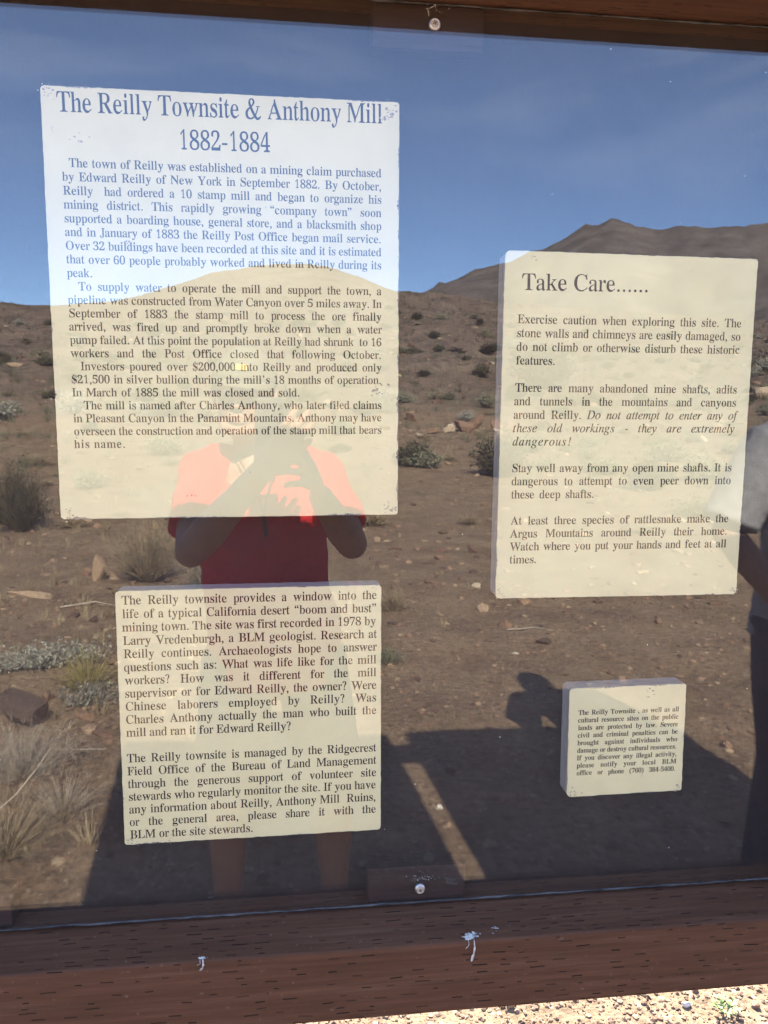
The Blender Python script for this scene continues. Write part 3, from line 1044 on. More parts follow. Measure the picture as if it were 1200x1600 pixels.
GLYPHS = {
'i!': (333, '209,45 209,69 199,89 181,100 158,100 136,89 118,69 108,45 108,21 118,1 136,-10 159,-10 181,1 199,21;170,176 199,176 284,500 322,600 324,650 285,676 235,650 217,600 214,500'),
'i-': (333, '39,194 285,194 285,257 39,257'),
'iD': (722, '-51,0 -45,20 -1,24 25,37 35,48 52,82 179,559 187,600 183,630 178,638 160,649 115,656 120,676 374,676 420,674 463,667 502,657 538,642 571,623 599,601 624,575 645,545 661,512 673,476 680,437 680,356 664,281 650,245 612,178 560,119 495,69 459,49 377,18 333,8 237,0;242,32 318,40 353,50 414,81 465,124 487,150 524,209 538,241 559,309 570,381 568,470 558,515 541,554 518,586 488,611 452,629 410,640 361,643 324,640 302,630 292,615 284,593 150,81 151,61 162,46 191,36'),
'ia': (500, '73,-12 38,-5 12,15 -4,48 -10,94 -8,133 -1,174 11,214 47,295 72,332 100,366 132,398 165,425 199,445 233,456 268,460 296,457 317,447 332,430 340,407 353,449 427,449 325,76 324,64 328,54 341,51 353,55 389,88 413,116 426,104 387,54 351,17 317,-4 286,-12 268,-9 256,0 248,14 246,33 248,53 279,171 225,91 174,34 150,14 125,0 99,-9;120,48 131,49 156,60 195,94 235,145 282,227 307,292 319,355 317,400 308,419 292,431 270,434 247,431 225,422 203,407 160,360 124,294 90,196 80,141 78,106 80,81 88,62 101,52'),
'id': (500, '86,-12 64,-10 45,-4 28,6 14,20 2,37 -11,80 -11,130 -1,181 18,236 46,290 80,341 119,386 156,418 189,439 238,457 271,460 297,458 317,452 332,441 342,427 385,608 388,634 386,647 378,655 364,660 329,661 333,680 388,686 460,705 481,707 486,698 484,683 339,117 330,70 331,55 335,49 352,44 366,49 384,62 432,117 447,104 388,33 354,4 322,-10 306,-12 285,-9 270,1 261,17 258,39 264,89 284,163 235,86 187,31 164,12 139,-1 113,-9;128,40 153,46 166,53 206,90 246,143 290,229 320,318 327,377 320,412 314,421 299,433 279,436 256,434 233,425 209,410 186,390 143,333 106,259 80,180 74,145 73,97 76,83 87,60 105,45'),
'ie': (444, '137,-10 105,-7 77,0 53,13 32,30 15,52 3,79 -4,109 -5,167 5,215 25,265 54,312 90,357 132,396 192,433 228,448 265,457 323,459 359,449 383,430 391,418 397,387 393,357 378,328 354,301 321,275 278,252 226,233 165,218 94,207 87,143 93,96 111,63 141,44 183,37 221,42 259,57 299,83 341,118 356,103 306,53 254,18 198,-3;98,229 148,238 191,251 228,268 259,289 283,313 301,338 311,366 315,394 312,412 305,424 294,431 261,432 228,419 194,393 162,356 132,310'),
'if': (278, '-68,-223 -92,-219 -102,-214 -118,-199 -127,-180 -126,-150 -119,-137 -108,-129 -93,-126 -79,-128 -70,-134 -64,-144 -62,-157 -68,-189 -58,-195 -45,-193 -34,-186 -23,-174 -10,-147 15,-56 100,411 9,411 17,442 105,442 129,543 145,586 165,622 188,653 214,677 242,694 271,704 319,707 350,697 372,677 384,652 382,618 374,605 360,596 340,594 325,596 314,603 307,615 305,632 312,666 302,678 287,682 262,674 240,651 222,612 208,558 184,442 294,442 289,411 178,411 117,105 82,-30 58,-97 21,-167 -6,-198 -36,-216'),
'ig': (500, '97,-223 59,-221 24,-215 -6,-204 -32,-190 -53,-173 -68,-154 -77,-132 -80,-108 -71,-69 -46,-31 -4,3 55,35 21,56 12,69 11,92 23,111 90,176 57,197 34,222 20,250 16,283 17,307 32,351 60,392 100,424 149,449 176,457 204,461 253,462 295,453 370,431 446,430 446,387 375,387 382,344 375,295 353,252 319,216 276,188 225,171 170,165 126,168 112,157 95,136 93,126 98,114 113,102 138,90 245,55 299,27 318,11 332,-9 341,-31 344,-58 342,-81 326,-125 313,-144 276,-177 227,-202 198,-211 167,-217;172,187 204,194 232,212 245,225 268,257 284,297 293,340 293,380 283,408 275,419 254,434 227,439 211,438 182,425 167,414 141,386 113,330 104,287 102,265 107,231 120,207 141,192;116,-192 184,-186 232,-166 261,-133 271,-87 270,-76 260,-55 252,-45 217,-21 159,3 81,26 39,0 9,-29 -9,-60 -14,-93 -6,-136 18,-167 59,-186'),
'ih': (500, '378,-9 347,-3 334,5 314,28 303,61 302,92 308,148 345,333 350,379 347,402 340,419 328,429 311,432 288,428 264,415 240,394 215,364 175,295 154,230 109,0 31,0 146,597 143,621 132,635 114,643 82,645 89,683 243,683 177,368 186,368 222,422 259,459 299,482 341,490 380,484 408,465 424,434 430,390 429,373 386,147 382,101 384,72 390,58 399,50 412,48 437,53 465,68 480,42 454,20 428,4 403,-6'),
'ii': (278, '188,572 169,576 152,587 140,603 136,622 140,641 152,657 169,669 188,673 209,669 226,658 238,641 242,622 238,602 227,586 209,576;51,-12 29,-8 13,2 3,18 0,50 18,125 85,351 92,384 88,400 77,411 56,416 27,418 31,434 195,459 201,453 200,438 97,114 89,75 94,54 111,47 128,52 149,66 200,122 215,107 172,55 130,18 90,-4'),
'ik': (444, '285,-11 263,-5 253,3 237,28 210,92 157,233 102,187 54,0 -18,0 138,618 138,641 133,653 115,661 81,662 86,681 154,692 219,708 225,707 229,702 227,686 110,228 255,349 289,382 298,396 301,407 298,416 277,426 258,428 266,444 441,444 437,427 410,423 383,413 354,395 215,280 285,95 305,61 318,53 339,56 356,68 374,87 394,115 407,100 375,51 342,17 311,-4'),
'il': (278, '49,-11 27,-7 5,10 -2,27 -1,55 21,145 156,622 155,639 148,655 134,662 90,667 92,684 257,707 264,699 259,677 96,122 87,80 87,62 91,55 105,50 120,54 139,67 188,119 205,104 161,53 119,18 81,-4'),
'im': (722, '538,-11 518,-7 505,3 496,21 494,45 500,94 556,317 565,361 563,383 559,392 551,398 540,399 515,393 472,361 442,326 411,281 381,228 347,153 321,79 300,0 230,0 318,340 320,385 316,393 298,399 270,390 232,362 190,318 149,260 105,167 53,0 -17,0 65,308 80,377 79,392 73,405 59,412 22,418 26,435 105,446 160,460 169,457 171,448 169,435 119,258 183,346 242,409 296,446 346,459 369,455 385,445 395,427 398,402 397,381 374,268 432,351 487,411 539,447 589,459 612,455 629,444 638,426 642,400 640,377 572,95 570,63 578,52 584,51 600,55 624,80 655,126 667,110 635,57 603,20 570,-3'),
'in': (500, '305,-13 286,-9 272,1 262,18 259,40 268,95 331,349 332,382 327,392 320,397 309,399 279,390 244,363 206,323 157,258 127,206 110,167 92,120 58,0 -17,0 84,371 84,390 78,403 57,412 24,414 27,432 105,443 174,459 180,460 183,456 183,447 127,258 195,346 227,381 288,430 315,446 339,455 362,458 385,455 402,445 412,428 415,404 412,366 342,100 337,76 338,61 348,50 356,49 371,54 387,70 407,96 428,132 443,120 409,62 375,21 341,-4'),
'io': (500, '150,-12 117,-9 87,-1 60,13 37,32 18,55 5,83 -3,114 -4,176 1,204 20,259 49,312 88,360 133,401 182,433 235,453 261,458 322,457 353,449 381,435 404,416 423,393 437,366 445,335 446,275 442,251 427,201 402,152 371,106 312,49 256,14 221,0 186,-9;161,17 199,24 218,33 254,62 301,124 337,199 359,279 363,329 358,375 343,408 317,428 282,434 258,432 235,423 212,409 167,364 146,336 111,267 87,192 81,156 80,121 85,76 92,58 113,32 127,23'),
'ip': (500, '-141,-217 -136,-199 -97,-194 -71,-183 -63,-174 -48,-145 80,342 88,377 85,398 76,408 69,410 24,415 29,433 105,442 175,458 189,457 191,451 190,438 165,363 205,406 246,436 289,454 332,460 359,458 382,451 402,440 420,425 434,406 444,383 450,357 450,299 445,269 426,210 396,153 378,126 335,76 312,55 260,20 233,6 205,-3 148,-11 106,-6 73,8 36,-151 35,-173 44,-187 62,-196 112,-200 107,-217;148,14 189,21 208,30 247,59 281,97 324,169 354,250 363,304 364,331 359,367 353,382 345,394 323,410 293,416 268,413 244,404 221,388 199,367 179,341 161,310 134,235 92,61 95,38 106,25 123,16'),
'ir': (389, '-20,0 70,304 85,365 85,387 78,401 63,408 20,413 23,432 177,459 191,457 191,447 138,261 194,348 244,410 286,447 320,460 346,452 362,431 365,411 361,387 349,367 330,354 320,351 292,352 271,366 262,390 200,318 146,229 101,123 63,0'),
'is': (389, '120,-12 81,-9 9,9 -6,5 -13,-6 -34,-6 -11,154 6,153 15,94 25,70 37,50 52,35 69,24 88,17 110,15 143,21 170,38 180,51 192,81 191,117 175,154 97,254 71,300 64,323 61,346 63,369 70,391 81,410 97,428 117,442 138,452 163,458 227,457 298,439 315,444 322,457 339,457 319,311 301,311 290,365 269,404 240,427 201,434 177,430 157,418 144,400 140,379 149,344 161,324 225,244 254,200 271,165 276,129 271,92 265,74 256,58 232,30 201,7 183,-1 142,-11'),
'it': (278, '49,-12 28,-9 13,1 4,16 2,51 98,411 29,411 33,432 78,446 122,475 163,516 202,570 225,570 187,442 272,442 264,411 179,411 94,98 89,65 94,50 107,45 121,49 139,62 185,115 200,99 161,50 123,16 85,-5'),
'iu': (500, '63,-12 50,-11 28,-2 14,16 6,40 7,74 13,114 71,339 76,379 76,395 70,408 57,414 18,418 21,435 163,460 172,458 175,453 172,433 97,155 82,90 83,64 88,55 97,49 109,47 137,55 170,79 225,141 261,196 295,260 326,332 359,449 431,449 351,134 339,68 340,59 349,48 357,47 372,52 390,66 410,89 433,122 446,108 412,56 377,18 341,-4 305,-12 285,-9 271,1 262,17 260,55 267,95 302,223 235,119 174,46 146,21 118,3 90,-8'),
'iw': (667, '72,-12 66,279 59,356 53,381 40,403 29,412 16,418 -5,420 -3,436 113,460 120,461 129,448 137,408 142,342 147,133 357,461 374,461 412,103 527,239 558,284 576,321 580,336 580,355 554,386 544,406 543,426 549,442 568,457 586,460 604,456 619,443 629,423 632,397 624,354 601,302 563,240 509,170 360,-12 344,-12 306,321 90,-12'),
'ix': (444, '238,-12 213,-8 203,-2 187,16 173,56 145,176 56,58 12,13 -17,-3 -50,-9 -68,-6 -88,9 -94,24 -94,42 -83,62 -70,71 -54,74 -40,72 -8,60 9,62 20,68 46,94 138,215 107,356 92,393 78,407 57,414 -4,411 -1,430 54,438 128,457 157,458 169,444 173,432 202,300 286,410 325,448 352,457 389,455 404,448 413,436 416,419 413,403 405,391 392,383 368,380 326,393 303,383 209,263 247,102 258,70 269,56 285,51 301,55 320,69 342,93 367,125 382,109 341,56 304,19 269,-4'),
'iy': (444, '-67,-223 -89,-220 -111,-205 -119,-182 -112,-160 -92,-145 -75,-143 -60,-145 -23,-158 -1,-155 32,-126 122,-10 68,255 45,354 32,382 17,401 -6,413 -37,418 -34,434 13,441 87,459 96,460 104,455 121,412 130,375 189,83 301,258 324,301 333,326 334,339 328,362 293,390 286,401 284,419 287,435 303,453 320,458 342,458 361,450 376,433 383,410 380,363 368,324 348,280 270,148 169,0 78,-117 24,-172 -9,-199 -40,-217'),
'r$': (500, '48,-2 48,24 70,38 68,65 57,105 51,145 48,226 74,226 98,140 111,106 125,79 147,59 180,44 219,35 256,32 310,39 331,48 350,61 363,76 373,93 384,133 382,161 370,187 359,198 309,228 189,290 159,310 116,354 100,377 89,403 82,431 77,512 91,557 118,593 137,607 195,637 239,642 267,641 392,613 405,615 413,621 422,642 448,642 448,629 426,603 426,589 446,510 448,443 425,443 392,532 372,566 341,592 298,608 252,613 229,612 205,607 186,600 170,589 148,561 142,544 138,509 145,480 153,467 208,433 354,361 383,341 423,298 440,266 452,212 450,137 444,113 433,90 419,70 391,44 356,23 309,5 249,-1 217,0 197,4 139,23 105,29 92,27 83,22 72,-2;232,-80 264,-80 264,25 232,25;232,640 264,640 264,727 232,727;236,40 258,40 258,600 236,600'),
'r&': (778, '744,87 720,46 689,7 676,-4 650,-19 603,-35 568,-38 549,-36 517,-24 488,-5 448,33 380,118 287,254 231,360 189,452 176,501 173,528 175,553 191,604 205,628 223,650 257,671 296,680 346,676 372,668 408,647 428,627 443,589 445,547 439,518 432,504 392,455 344,413 251,354 198,308 166,275 144,241 126,194 126,142 141,97 165,66 213,38 250,30 304,35 330,43 356,56 396,83 446,128 481,171 513,217 545,273 567,325 576,356 580,402 620,398 613,336 595,284 575,240 539,178 505,129 479,98 440,58 396,23 366,5 334,-10 300,-19 266,-25 232,-25 180,-19 144,-10 108,6 75,31 52,65 31,123 25,184 36,224 65,274 101,316 149,349 229,386 293,431 324,457 348,490 369,534 376,563 375,583 366,606 348,627 326,642 311,642 277,631 263,616 252,574 257,529 292,450 343,354 422,228 493,129 547,63 565,48 584,42 613,44 654,57 726,103;515,395 700,395 700,424 515,424'),
'r(': (333, '299,666 207,578 192,561 171,527 156,490 138,429 124,355 120,285 120,193 124,141 138,67 156,6 171,-31 192,-64 223,-98 299,-166 291,-178 222,-141 178,-113 140,-80 110,-42 76,22 49,85 36,149 30,248 36,347 49,411 76,474 110,537 139,576 200,625 291,678'),
'r)': (333, '34,666 126,578 141,561 162,527 177,490 195,429 209,355 213,285 213,193 209,141 195,67 177,6 162,-31 141,-64 110,-98 34,-166 42,-178 111,-141 155,-113 193,-80 223,-42 257,22 284,85 297,149 303,248 297,347 284,411 257,474 223,537 194,576 133,625 42,678'),
'r,': (250, '56,-141 56,-130 100,-95 118,-60 118,-20 90,-10 62,8 56,50 70,86 105,102 150,92 180,50 185,0 165,-65 120,-115'),
'r-': (333, '39,194 285,194 285,257 39,257'),
'r.': (250, '181,45 175,69 160,89 137,100 113,100 90,89 75,69 69,45 75,21 90,1 113,-10 137,-10 160,1 175,21'),
'r0': (500, '250,-9 209,-7 180,1 153,15 129,34 86,85 68,117 45,194 33,285 32,335 36,416 45,475 68,552 86,583 129,634 152,652 180,665 210,673 251,676 291,673 319,665 345,652 368,634 413,583 444,515 455,475 462,431 468,334 462,237 455,194 444,154 413,85 368,34 345,15 318,1 290,-7;250,51 290,56 321,70 337,93 348,126 356,167 361,215 365,334 363,416 356,501 348,542 337,574 321,597 291,611 251,615 212,611 180,597 164,574 153,542 145,501 139,453 135,334 137,253 145,167 153,126 164,93 180,70 211,56'),
'r1': (500, '142,0 150,17 150,33 142,50 186,50 207,53 225,63 231,82 233,568 218,583 189,562 168,527 153,492 135,485 122,490 118,495 115,559 164,586 194,611 243,666 243,676 304,676 295,662 294,648 296,85 300,66 306,59 317,54 341,50 385,50 377,33 377,17 385,0'),
'r2': (500, '30,0 42,16 42,96 39,106 200,266 266,341 296,385 316,427 328,493 327,541 324,562 309,594 295,605 275,613 230,619 172,609 150,596 138,578 127,542 125,512 133,476 143,458 95,463 77,469 65,479 57,491 47,527 47,566 59,598 81,626 108,649 126,659 170,672 230,676 278,673 315,666 347,653 372,634 392,612 409,585 420,555 423,505 417,473 405,442 375,390 327,329 254,253 108,113 102,103 330,103 366,107 391,120 399,129 409,153 416,196 470,196 458,126 445,98 443,14 455,0'),
'r3': (500, '228,-9 178,-7 140,0 118,7 85,25 63,48 36,88 30,119 32,134 43,157 54,165 68,171 99,176 95,148 95,123 102,103 113,86 133,73 160,63 192,58 237,57 279,63 315,75 332,85 342,96 359,127 364,146 368,193 366,219 358,242 346,263 327,281 299,296 267,307 227,313 141,316 153,330 153,359 140,373 227,376 263,383 291,395 313,411 327,432 337,455 343,481 344,511 339,556 324,590 310,603 288,612 237,619 192,614 172,607 158,598 149,587 133,544 134,510 140,492 152,474 98,479 79,486 67,494 54,520 48,557 52,581 62,603 98,641 123,657 155,667 193,674 242,676 290,674 328,666 362,654 389,636 411,614 430,588 441,558 445,524 443,494 434,466 421,441 372,390 335,367 306,356 348,346 384,331 415,309 442,280 463,241 468,218 469,165 457,117 448,97 421,62 393,35 359,14 319,1 277,-7'),
'r4': (500, '177,0 188,17 188,33 174,50 207,51 240,57 272,70 283,98 284,162 273,176 30,176 41,191 41,234 30,246 215,578 242,590 283,664 276,676 379,676 367,662 367,253 379,239 470,239 458,223 458,192 470,176 379,176 367,162 369,98 379,70 394,62 431,53 462,50 451,33 451,17 462,0;78,239 273,239 284,254 287,564 278,586 285,580 278,565 251,556'),
'r5': (500, '228,-9 179,-7 142,0 122,7 91,26 50,77 43,91 38,121 43,145 59,161 72,166 104,170 100,144 103,117 112,93 132,74 167,61 192,58 232,58 272,65 309,79 325,89 344,117 352,136 360,181 359,242 352,270 341,294 326,314 300,329 270,340 234,346 183,348 135,343 90,331 64,343 71,363 74,391 58,405 73,562 92,576 101,662 89,676 440,676 427,662 429,575 447,561 456,504 401,504 395,544 388,562 359,571 137,572 131,557 118,411 133,397 174,407 234,411 286,408 327,398 353,388 396,360 423,332 445,297 458,256 462,208 457,152 439,105 412,68 382,38 329,8 271,-7'),
'r6': (500, '258,-9 224,-7 198,-1 173,10 149,25 127,44 85,96 68,129 55,167 45,209 37,308 42,383 54,452 74,515 103,569 133,603 187,648 235,669 295,676 351,672 369,668 399,654 410,645 436,612 445,587 447,559 433,522 424,513 407,506 352,500 366,528 368,556 364,582 352,603 342,611 302,620 248,617 217,605 202,595 191,585 172,557 146,493 132,430 128,388 152,374 163,381 191,387 229,403 245,406 289,409 330,406 358,396 385,380 409,358 432,330 449,297 459,259 463,216 459,168 448,125 430,87 404,53 377,26 344,6 309,-5;261,52 315,62 335,73 347,89 357,110 364,137 369,206 363,272 356,297 345,317 331,332 308,343 252,352 216,348 179,338 148,323 127,307 129,245 135,191 145,147 159,113 176,86 197,67 227,56'),
'r7': (500, '147,0 158,13 393,560 396,573 144,573 116,570 98,561 90,546 83,477 30,477 37,548 41,562 55,577 57,662 45,676 470,676 458,661 458,630 436,577 449,564 218,13 219,0'),
'r8': (500, '244,-9 175,-3 148,4 103,28 70,61 44,101 32,146 30,170 32,199 40,225 52,248 70,268 88,287 123,313 151,329 174,337 154,345 121,372 84,411 70,432 55,480 53,506 58,549 65,569 87,607 117,639 137,652 185,670 255,676 302,673 336,664 366,650 410,605 428,577 439,547 442,513 440,486 434,462 423,442 392,408 330,369 307,361 343,348 388,320 433,277 449,255 461,230 468,204 470,176 466,135 453,98 433,67 407,40 376,18 340,3 298,-6;272,393 305,403 323,415 346,441 359,473 362,493 363,528 358,554 348,577 334,598 306,613 250,622 198,614 176,605 162,592 146,558 141,517 148,474 168,442 187,429 231,405;249,44 307,52 333,62 354,77 367,94 376,114 382,136 382,183 375,202 365,221 349,237 266,284 215,300 177,289 160,276 134,247 125,230 114,190 114,140 120,117 129,96 143,78 163,63 189,52'),
'r9': (500, '203,-9 152,-5 136,-1 122,6 99,24 58,70 52,83 46,115 52,131 67,142 89,149 101,111 118,78 133,66 153,57 208,49 285,66 300,79 331,117 336,131 360,202 370,291 348,320 336,307 300,295 274,275 250,261 207,257 168,260 141,269 115,285 92,306 68,334 51,367 41,406 37,450 39,483 53,542 65,568 80,592 116,632 147,654 180,669 223,675 273,674 300,668 349,643 370,625 404,588 432,542 445,504 454,462 461,415 463,362 459,288 447,218 427,155 407,113 379,75 338,35 292,7 253,-5;250,324 292,328 330,341 357,361 373,387 366,490 356,529 343,560 328,583 308,600 279,610 246,613 189,604 167,591 154,574 137,524 131,456 137,398 154,357 193,332'),
'r:': (278, '195,45 189,69 174,89 151,100 127,100 104,89 89,69 83,45 89,21 104,1 127,-10 151,-10 174,1 189,21;195,405 189,429 174,449 151,460 127,460 104,449 89,429 83,405 89,381 104,361 127,350 151,350 174,361 189,381'),
'r?': (444, '266,45 260,69 245,89 222,100 198,100 175,89 160,69 154,45 160,21 175,1 198,-10 222,-10 245,1 260,21;32,577 60,627 90,657 124,676 150,685 203,691 231,690 259,683 298,664 331,633 357,594 366,564 368,532 366,501 355,454 337,425 281,366 251,313 238,272 223,164 197,166 197,277 203,317 212,351 261,468 272,515 273,578 263,615 255,629 232,641 202,647 183,647 176,644 153,628 131,601 118,543'),
'rA': (722, '25,0 25,26 52,31 67,36 75,44 136,188 167,201 178,228 158,241 248,453 285,479 307,532 318,558 333,651 344,678 372,677 383,650 400,559 405,546 604,101 625,63 646,40 665,32 697,26 697,0 392,0 392,26 458,36 483,49 488,66 479,101 447,178 426,192 186,192 146,99 138,70 137,51 146,37 179,29 214,26 210,26 210,0;201,233 411,233 418,247 330,450 298,464 305,450 287,437'),
'rB': (667, '43,0 43,25 85,32 127,47 141,75 146,119 146,536 141,587 126,618 99,629 42,638 42,662 344,662 460,652 529,624 536,612 574,576 591,510 580,455 542,404 506,380 452,363 447,359 452,355 522,335 565,308 576,299 612,251 625,191 620,149 607,111 584,78 556,50 522,28 481,13 432,3 371,0;273,366 334,368 376,374 408,383 436,396 451,414 462,437 468,467 468,533 456,582 446,600 428,613 402,623 339,631 299,627 269,618 261,585 261,381;347,35 418,44 447,55 467,71 479,92 488,118 493,150 492,224 485,256 474,282 458,302 430,317 394,327 352,334 277,336 261,322 261,95 264,67 274,48 308,38'),
'rC': (667, '350,-16 305,-13 267,-5 229,9 194,29 162,53 134,82 106,115 83,152 64,193 51,236 43,283 40,332 43,381 51,427 64,470 83,510 107,547 144,589 173,616 196,632 244,656 308,674 354,677 387,674 445,660 510,637 540,633 557,635 570,644 580,657 586,677 612,677 612,648 588,620 588,605 610,505 612,448 587,448 553,529 536,563 515,592 483,615 444,631 404,641 363,644 270,625 251,613 207,566 174,467 163,329 175,200 211,108 262,64 281,53 382,34 446,42 503,65 554,103 600,154 627,129 565,66 502,30 492,21 426,-7'),
'rE': (611, '9,0 9,24 49,29 91,43 105,70 110,113 110,536 105,588 99,606 91,619 50,633 12,638 12,662 545,662 533,648 533,620 549,577 556,549 557,465 534,465 526,507 500,570 481,591 453,606 414,617 365,624 314,626 259,622 233,617 226,612 219,578 218,372 231,357 291,359 323,366 345,376 360,391 369,411 389,466 396,502 419,502 418,416 412,387 396,358 395,344 395,330 400,315 410,301 418,272 419,172 395,172 381,245 367,279 349,302 318,316 270,322 230,323 218,309 218,98 222,68 226,58 235,51 252,46 291,41 347,41 414,49 443,56 469,65 508,92 535,129 574,208 602,208 583,125 548,55 540,14 551,0'),
'rF': (556, '10,0 10,25 52,33 91,49 104,77 108,122 108,545 103,589 97,604 88,615 49,630 8,638 8,662 536,662 524,648 524,620 541,577 547,549 548,465 524,465 511,519 495,560 474,591 458,602 410,618 380,623 310,627 236,620 225,617 219,606 216,579 216,374 228,359 285,361 317,368 339,378 354,393 364,413 382,468 389,504 415,504 413,417 407,388 391,359 391,331 405,302 415,258 415,172 390,172 383,212 365,271 355,291 340,306 317,317 250,325 228,325 216,310 217,101 225,62 239,45 253,39 286,31 337,25 337,0'),
'rH': (722, '11,0 11,25 52,31 92,46 106,73 110,117 109,572 106,590 92,616 52,631 12,638 12,662 320,662 320,638 265,628 237,618 231,612 224,594 220,551 220,379 232,364 492,364 504,379 504,567 498,603 488,618 475,624 404,638 404,662 711,662 711,638 670,630 631,617 618,592 614,551 614,117 618,75 631,48 670,32 711,25 711,0 404,0 404,25 443,31 485,44 494,55 499,71 504,117 504,307 492,321 232,321 220,307 220,117 224,73 238,46 279,31 320,25 320,0'),
'rI': (333, '5,0 5,25 67,39 86,47 98,57 105,71 110,109 109,583 100,612 89,621 47,633 5,638 5,662 326,662 326,638 286,633 244,621 232,612 222,583 221,112 225,74 233,56 239,49 282,34 328,25 328,0'),
'rJ': (389, '129,-95 92,-91 79,-85 25,-46 12,-17 6,33 19,97 24,103 34,107 59,107 76,98 86,55 86,29 74,-24 78,-42 87,-51 124,-59 161,-53 177,-46 187,-36 197,-8 201,31 199,569 194,595 184,613 158,625 102,638 102,662 383,662 383,638 320,621 310,615 306,607 300,585 296,533 296,129 285,31 245,-47 207,-72 201,-81'),
'rL': (611, '9,0 9,25 50,31 90,46 104,73 108,117 107,573 98,607 90,618 49,632 10,638 10,662 329,662 329,638 286,634 240,621 226,605 220,582 217,120 222,68 230,54 242,49 287,41 318,40 388,44 420,50 474,68 510,97 523,116 562,192 575,225 602,225 586,140 571,98 549,56 542,14 553,0'),
'rM': (889, '13,0 13,25 71,38 82,46 86,57 91,115 91,556 115,571 108,604 97,619 70,628 14,638 14,662 243,662 233,649 417,220 446,207 440,220 458,233 602,571 632,584 660,649 650,662 876,662 876,638 837,630 798,615 784,590 780,550 780,124 783,74 791,52 796,44 807,38 875,25 875,0 574,0 574,25 630,36 656,47 666,64 671,88 673,566 652,580 668,567 638,554 493,211 463,198 430,119 414,26 404,0 377,0 367,26 351,118 345,131 165,552 138,565 160,551 135,537 135,116 140,54 144,43 156,35 217,25 217,0'),
'rN': (722, '599,-16 580,6 510,115 177,498 148,509 142,495 144,71 150,45 160,37 179,31 221,25 221,0 18,0 18,25 72,34 82,38 90,51 94,114 94,494 120,522 120,564 66,624 18,638 18,662 211,662 203,651 545,256 573,245 580,260 580,549 577,602 573,617 566,623 543,631 501,638 501,662 704,662 704,638 662,632 644,626 634,618 632,606 628,548 628,252 602,238 602,111 626,13 628,-16'),
'rO': (722, '358,-16 294,-9 237,11 184,42 140,84 99,135 69,194 50,260 43,331 50,402 69,467 99,526 140,578 183,620 239,651 298,671 364,678 429,671 485,652 538,621 581,579 622,529 653,470 672,403 679,331 672,260 653,194 622,135 580,84 538,42 482,11 424,-9;363,18 451,37 468,49 512,96 544,194 554,331 551,403 542,467 528,520 508,565 482,600 446,625 404,639 357,644 269,625 253,613 208,566 176,468 166,331 169,259 178,196 192,142 213,98 239,63 275,38 317,23'),
'rP': (556, '8,0 8,25 49,31 89,46 102,73 107,117 106,572 102,590 89,616 49,631 9,638 9,662 343,661 426,649 471,628 489,613 519,578 541,534 546,509 548,482 544,443 532,408 513,376 489,349 460,327 424,311 382,302 228,299 216,284 216,117 220,73 233,46 274,31 315,25 315,0;228,334 304,336 342,342 371,353 395,367 408,387 418,412 423,442 423,514 411,570 400,591 382,607 355,618 290,627 241,621 226,616 221,610 216,579 216,348'),
'rR': (667, '10,0 10,25 49,31 89,46 102,73 106,117 105,572 102,590 88,616 50,631 11,638 11,662 352,659 405,651 436,642 483,619 508,595 530,564 543,528 548,486 539,431 511,385 474,350 430,331 402,325 584,52 601,37 613,32 657,25 650,25 650,0 467,0 475,12 295,297 272,309 224,309 212,294 213,93 222,57 230,46 269,31 309,25 309,0;225,340 304,342 342,349 373,360 399,375 414,396 424,421 431,452 433,488 426,549 405,592 358,618 296,627 261,624 223,614 219,606 213,579 212,354'),
'rS': (556, '47,-16 47,13 72,28 70,56 57,100 50,143 47,229 77,229 104,137 119,101 135,72 160,50 197,34 242,25 284,21 346,29 370,39 391,52 407,69 418,87 430,130 429,160 415,188 402,200 385,212 345,232 208,299 174,321 125,367 106,392 93,420 85,450 79,511 80,538 86,563 96,585 127,624 149,640 214,672 266,678 297,676 440,646 454,648 464,654 474,678 503,678 503,663 478,635 478,621 492,578 502,535 503,464 478,464 440,559 416,596 401,611 382,623 332,641 280,646 253,645 226,640 205,632 186,620 162,590 155,572 150,534 158,503 167,489 230,452 396,375 429,354 475,307 495,273 508,215 506,135 499,108 487,84 470,62 439,34 398,11 344,-8 277,-15 240,-13 217,-9 151,11 112,18 97,16 87,10 75,-16'),
'rT': (611, '142,0 142,25 184,30 228,45 237,57 248,93 249,616 237,630 174,627 132,619 102,605 80,586 65,562 42,500 36,462 9,462 11,548 21,591 34,619 34,648 21,662 590,662 577,648 577,619 591,590 600,547 602,461 577,461 559,535 532,588 496,611 478,619 392,630 371,630 359,616 360,92 370,55 379,44 424,30 467,25 467,0'),
'rV': (722, '358,-19 347,7 325,111 125,554 91,611 79,621 59,628 22,638 22,662 344,662 344,638 291,632 255,623 246,615 242,606 242,587 254,550 399,221 430,208 422,221 440,234 568,549 582,595 583,615 580,622 554,632 505,638 505,662 700,662 700,638 657,629 648,621 642,611 481,217 451,204 413,112 396,8 385,-19'),
'rW': (944, '269,-16 261,11 247,118 79,587 59,621 28,633 0,638 0,662 272,662 272,638 234,632 207,623 200,607 201,573 210,542 319,236 348,223 342,236 360,249 435,434 470,460 492,513 464,596 449,618 418,629 371,638 371,662 664,662 664,638 606,628 586,616 582,592 700,255 729,241 722,255 739,268 830,537 845,591 845,620 827,630 786,638 786,662 944,662 944,638 917,629 904,612 780,255 746,228 713,133 696,11 687,-16 659,-16 650,11 631,130 597,223 519,436 489,449 496,436 478,423 402,237 366,210 345,157 329,117 309,11 299,-16'),
